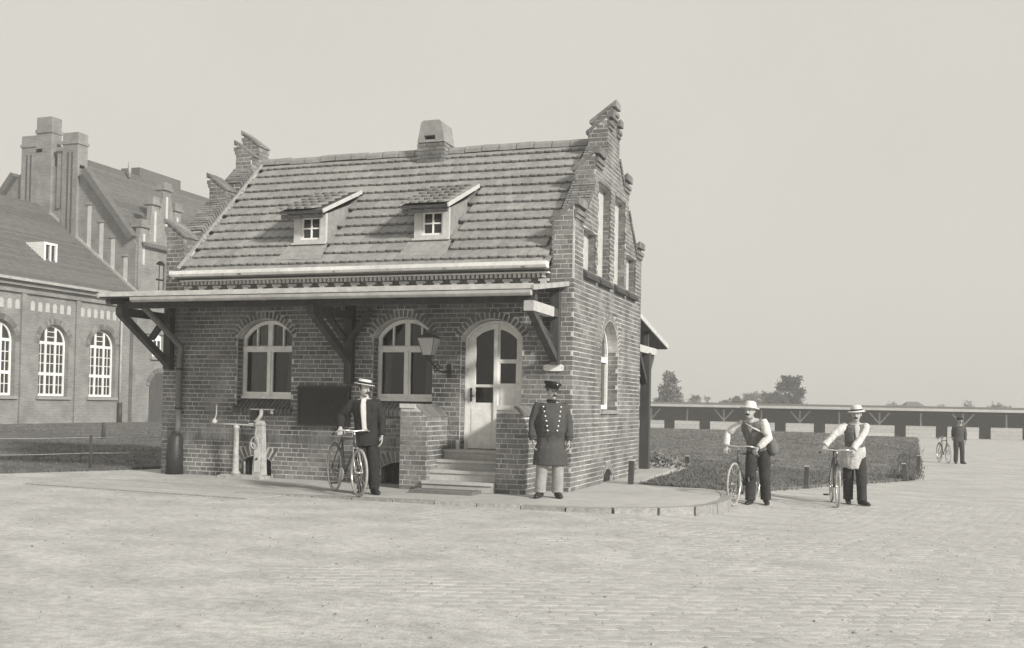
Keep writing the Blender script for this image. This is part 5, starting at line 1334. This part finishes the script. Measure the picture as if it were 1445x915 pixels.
    def hair(m_=M_HAIR):
        k = MB(); k.ball(HP(0, .018, .030), (.080*s_, .095*s_, .098*s_), 16, 10)
        vs = [Vector(v) for v in k.v]; keep = []
        for i, f in enumerate(k.f):
            c = HR.inverted() @ (sum((vs[j] for j in f), Vector())/len(f)-hc)
            if c.y > -.02*s_ or c.z > .075*s_: keep.append(f)
        k.f = keep; k.t = k.t[:len(keep)]; k.sm = k.sm[:len(keep)]; k.build('hair', m_, root)
    def face(tash=True):
        for sx in (-1, 1):
            k = MB(); k.ball(HP(sx*.030, -.080, .016), (.013*s_, .010*s_, .008*s_), 8, 6); k.build('eye', M_HAIR, root)
        k = MB(); k.loft([HP(-.026, -.086, -.068), HP(0, -.094, -.066), HP(.026, -.086, -.068)], [.004, .006, .004], 6, .5); k.build('mouth', M_UNIFORM, root)
        if tash:
            k = MB(); k.loft([HP(-.040, -.082, -.060), HP(-.018, -.100, -.050), HP(0, -.104, -.047), HP(.018, -.100, -.050), HP(.040, -.082, -.060)], [.004, .010, .009, .010, .004], 8, .5); k.build('moustache', M_HAIR, root)
    A = dict(T=T, s=s_, tor=tor, rf=rf, root=root, HP=HP, legs=legs, RL=RL, B=B, wr=wr_, wl=wl, er=er, el=el, shr=shr, shl=shl, g=g)
    return A, garment, sleeves, torso, trousers, shoes, hat, hair, face
def front_panel(A, name, m_, prof, d, thick=.012):
    """cloth lying on the front of the torso: prof rows (z, x_left, x_right)"""
    T, s_ = A['T'], A['s']; k = MB(); n = 6; rows = []
    zs = (.84, .93, 1.04, 1.17, 1.30, 1.40, 1.445, 1.475)
    for z, xa_, xb_ in prof:
        j = max(i for i in range(8) if zs[i] <= z); j = min(j, 6); t = (z-zs[j])/(zs[j+1]-zs[j])
        (p0, r0), (p1, r1) = A['tor'][j], A['tor'][j+1]; a = r0[0]+(r1[0]-r0[0])*t+d; b_ = r0[1]+(r1[1]-r0[1])*t+d; c = p0.lerp(p1, t); row = []
        for i in range(n+1):
            x = (xa_+(xb_-xa_)*i/n)*s_; y = -b_*sqrt(max(0., 1-(x/a)**2)); row.append(c+A['RL'] @ Vector((x, y, 0)))
        rows.append(row)
    m1 = len(rows); vs = [p for r in rows for p in r]; off = A['RL'] @ Vector((0, thick, 0)); vs += [p+off for p in vs]; N_ = m1*(n+1); fs = []
    for i in range(m1-1):
        for j in range(n): q = i*(n+1)+j; fs += [(q, q+1, q+n+2, q+n+1), (N_+q+n+1, N_+q+n+2, N_+q+1, N_+q)]
        q = i*(n+1); fs += [(q, q+n+1, N_+q+n+1, N_+q), (q+n, N_+q+n, N_+q+2*n+1, q+2*n+1)]
    k.add(vs, fs, .5, True); return k.build(name, m_, A['root'])
BOATER = [(.155, 0), (.158, .006), (.150, .010), (.096, .012), (.094, .075), (.088, .082), (.02, .085)]
SOFT = [(.150, -.012), (.152, -.005), (.14, .004), (.10, .012), (.097, .06), (.085, .095), (.05, .112), (.015, .114)]

# man in black with straw boater
A, garment, sleeves, torso, trousers, shoes, hat, hair, face = person('man in black suit and white straw boater holding a bicycle by the porch', (-2.58, -2.04, ZS), (.36, -.93), 'suit', 1.66, side_lean=-.06, head_yaw=.75, head_pitch=.10,
    rh=(-2.84, -2.30, ZS+.975), rcurl=1.0, lcurl=.45, feet=((-.02, -.02), (.15, .03)), toe=(.1, .45), hip_shift=.02, elbow_r=(-.6, .7, -.2))
trousers(M_BLACKCLOTH); shoes(M_LEATHER)
ex = [A['B'](.74, .175, .125), A['B'](.80, .172, .12)]
ex = [(p, A['g'](r, .026)) for p, r in ex]
garment('jacket', M_BLACKCLOTH, torso(.030, .84, 1.45, ex)+sleeves(.016, .02), .010, .008)
front_panel(A, 'shirt_front', M_SHIRT, [(.99, -.042, .040), (1.1, -.046, .042), (1.25, -.052, .046), (1.36, -.05, .045), (1.42, -.042, .04), (1.465, -.03, .03)], .040)
for sx in (-1, 1): front_panel(A, 'lapel', M_BLACKCLOTH, [(1.0, sx*.040-.004, sx*.040+.012*sx+.004), (1.18, sx*.046-.012, sx*.07+.012), (1.32, sx*.052-.012, sx*.10+.012), (1.42, sx*.042-.008, sx*.075+.01)], .048)
k = MB(); T = A['T']; k.loft([T(0, -.01, 1.452), T(0, -.016, 1.50)], [.064, .062], 16, .5); k.build('collar', M_SHIRT, A['root'])
hat(BOATER, 'straw_boater', M_STRAW, [(.0965, .013), (.0975, .014), (.0955, .045), (.094, .046)], tilt=(.0, .10)); hair(); face()

# gatekeeper in uniform
A, garment, sleeves, torso, trousers, shoes, hat, hair, face = person('stout gatekeeper in dark double-breasted greatcoat and peaked cap at the right corner', (.02, -1.18, ZS), (.40, -.92), 'coat', 1.66, head_yaw=.40, head_pitch=.0, belly=.06, width=1.12,
    rcurl=.5, lcurl=.5, feet=((-.14, -.01), (.12, .02)), toe=(.45, .15))
trousers(M_GREYCLOTH, .030); shoes(M_LEATHER)
ex = [(p, A['g'](r, .03)) for p, r in (A['B'](.50, .215, .165), A['B'](.62, .205, .16), A['B'](.76, .19, .15))]
garment('greatcoat', M_UNIFORM, torso(.034, .84, 1.45, ex)+sleeves(.020, -.02), .010, .007)
T = A['T']; k = MB(); k.loft([T(0, -.012, 1.44), T(0, -.016, 1.50)], [.078, .070], 16, .5); k.build('collar', M_BLACKCLOTH, A['root'])
front_panel(A, 'coat_flap', M_UNIFORM, [(.845, -.06, .055), (.92, -.072, .068), (1.04, -.08, .075), (1.17, -.095, .085), (1.30, -.115, .105), (1.385, -.125, .115)], .037, .006)
for i, z in enumerate((1.385, 1.315, 1.245, 1.175, 1.10, 1.03)):
    for sx in (-1, 1):
        x = sx*(.072+.062*(z-1.03)/.355); o_ = front_panel(A, 'button', M_BRASS, [(z-.014, x-.013, x+.013), (z+.014, x-.013, x+.013)], .050, .010)
        me = o_.data; c = sum((v.co for v in me.vertices), Vector())/len(me.vertices); k = MB(); k.ball(c, .014, 10, 6); o_.data = k.mesh('button'); o_.data.materials.append(M_BRASS)
k = MB()
for w, e in ((A['wr'], A['er']), (A['wl'], A['el'])): d = (w-e).normalized(); k = MB(); k.loft([w-d*.11, w-d*.03], [.070, .072], 14, .5); k.build('cuff', M_UNIFORM, A['root'])
o_, Mh = hat([(.100, -.02), (.102, .02), (.105, .025), (.135, .06), (.128, .078), (.05, .09), (.01, .092)], 'peaked_cap', M_BLACKCLOTH, None, off=(0, .0, .070), tilt=(.02, .22))
k = MB(); n = 12; vs = []
for i in range(n+1):
    a = -1.25+2.5*i/n
    for r, z in ((.100, -.012), (.155, -.040), (.155, -.044), (.100, -.018)): vs.append(Mh @ Vector((r*sin(a)*.98, -r*cos(a), z)))
k.add(vs, [(i*4+j, i*4+(j+1) % 4, i*4+4+(j+1) % 4, i*4+4+j) for i in range(n) for j in range(4)], .5, True); k.build('peak', M_LEATHER, o_)
k = MB(); k.ball(Mh @ Vector((0, -.128, .045)), .013, 8, 6); k.build('badge', M_BRASS, o_)
hair(M_UNIFORM); face()

# workman leaning over the second bicycle
def bar_pt(bk, sx, dz=0.03, dx=.14): return bk.matrix_basis @ Vector((dx, sx*.262, .888+dz))
def mwb(bk): return Matrix.Translation(bk.location) @ Matrix.Rotation(bk.rotation_euler.z, 4, 'Z')
def grip(bk, sx, dz=.035, dx=.16): return mwb(bk) @ Vector((dx, sx*.262, .893+dz))
fc = fr(radians(26), -1)
A, garment, sleeves, torso, trousers, shoes, hat, hair, face = person('workman with pale sun hat leaning over his bicycle at the kerb corner', (2.72, 1.66, gz(2.72, 1.66)), (fc.x, fc.y), 'work', 1.70, lean=.42, side_lean=-.12, head_yaw=-.15, head_pitch=-.05,
    lh=grip(b2, 1), rh=grip(b2, -1), rcurl=1.1, lcurl=1.1, feet=((-.10, -.10), (.10, .14)), toe=(.1, .35), elbow_r=(-.7, .4, .1), elbow_l=(.8, .3, -.1))
trousers(M_DARKCLOTH, .03); shoes(M_LEATHER)
garment('shirt', M_SHIRT, torso(.014, .93, 1.45)+sleeves(.018, .03), .010, .016)
garment('waistcoat', M_VEST, torso(.028, .93, 1.45), .010, .006)
k = MB(); T = A['T']; k.loft([T(-.02, -.125, 1.42), T(.0, -.13, 1.30), T(.0, -.13, 1.20)], [(.03, .012), (.035, .012), (.004, .008)], 8, .5, ref=(0, 1, 0)); k.build('neckcloth', M_APRON, A['root'])
k = MB(); k.loft([T(.20, .06, 1.14), T(.235, .03, 1.02), T(.24, .03, .88), T(.21, .05, .80)], [(.05, .07), (.085, .10), (.09, .10), (.05, .07)], 12, .5); o_ = k.build('side_bag', M_VEST, A['root']); finish(o_, .012, 2, .008)
k = MB(); k.loft([T(.22, .05, 1.13), T(.19, -.10, 1.25), T(.05, -.155, 1.38), T(-.08, -.10, 1.45)], [(.016, .006)]*4, 6, .5); k.build('strap', M_APRON, A['root'])
hat(SOFT, 'sun_hat', M_STRAW, None, tilt=(-.05, .05)); hair(); face()

# workman with apron and wide handlebars
fc = fr(radians(6), -1)
A, garment, sleeves, torso, trousers, shoes, hat, hair, face = person('workman in white sleeves, waistcoat and light apron standing by his bicycle', (4.20, 2.98, gz(4.20, 2.98)), (fc.x, fc.y), 'work', 1.66, lean=.16, head_yaw=-.30, head_pitch=.03,
    lh=grip(b3, 1), rh=grip(b3, -1), rcurl=1.1, lcurl=1.1, feet=((-.06, .14), (.12, -.10)), toe=(.1, .45), elbow_r=(-.8, .5, .1), elbow_l=(.8, .4, -.1))
trousers(M_DARKCLOTH, .03); shoes(M_LEATHER)
garment('shirt', M_SHIRT, torso(.014, .93, 1.45)+sleeves(.018, .03), .010, .016)
garment('waistcoat', M_VEST, torso(.026, 1.04, 1.45), .010, .006)
front_panel(A, 'shirt_front', M_APRON, [(1.17, -.01, .012), (1.30, -.03, .035), (1.40, -.045, .05), (1.46, -.03, .03)], .034)
T = A['T']; ex = [(p, A['g'](r, .05)) for p, r in (A['B'](.66, .16, .125), A['B'](.76, .165, .12))]
o_ = garment('apron', M_APRON, torso(.042, .84, 1.05, ex), .011, .013)
hat(SOFT, 'soft_hat', M_STRAW, [(.100, .013), (.101, .014), (.099, .04), (.097, .041)], tilt=(.03, -.08)); hair(); face()

# distant man with bicycle
A, garment, sleeves, torso, trousers, shoes, hat, hair, face = person('distant man in dark clothes wheeling a bicycle by the road edge', (7.52, 25.35, gz(7.52, 25.35)), (-F_.x*.97, -F_.y*.97), 'far', 1.66, lean=.10, lh=None, rh=grip(b4, 1), rcurl=1., feet=((-.09, 0), (.10, -.12)))
trousers(M_DARKCLOTH); shoes(M_LEATHER); garment('jacket', M_UNIFORM, torso(.03, .84, 1.45)+sleeves(.016, .02), .012, .006)
hat([(.10, -.01), (.12, .0), (.12, .04), (.10, .075), (.02, .09)], 'cap', M_BLACKCLOTH, None); hair(); face()

# ------------------------------------------------------------------ thin summer haze
k = MB(); k.box(-120, 130, -40, 240, -3.0, 30.0)
me = k.mesh('haze'); HM = bpy.data.materials.new('haze'); HM.use_nodes = True; t = HM.node_tree; t.nodes.clear()
ho = t.nodes.new('ShaderNodeOutputMaterial'); pv = t.nodes.new('ShaderNodeVolumePrincipled'); pv.inputs['Color'].default_value = (.97, .96, .93, 1); pv.inputs['Density'].default_value = .0024
t.links.new(pv.outputs[0], ho.inputs['Volume']); me.materials.append(HM); link('haze', me, kind='stuff')
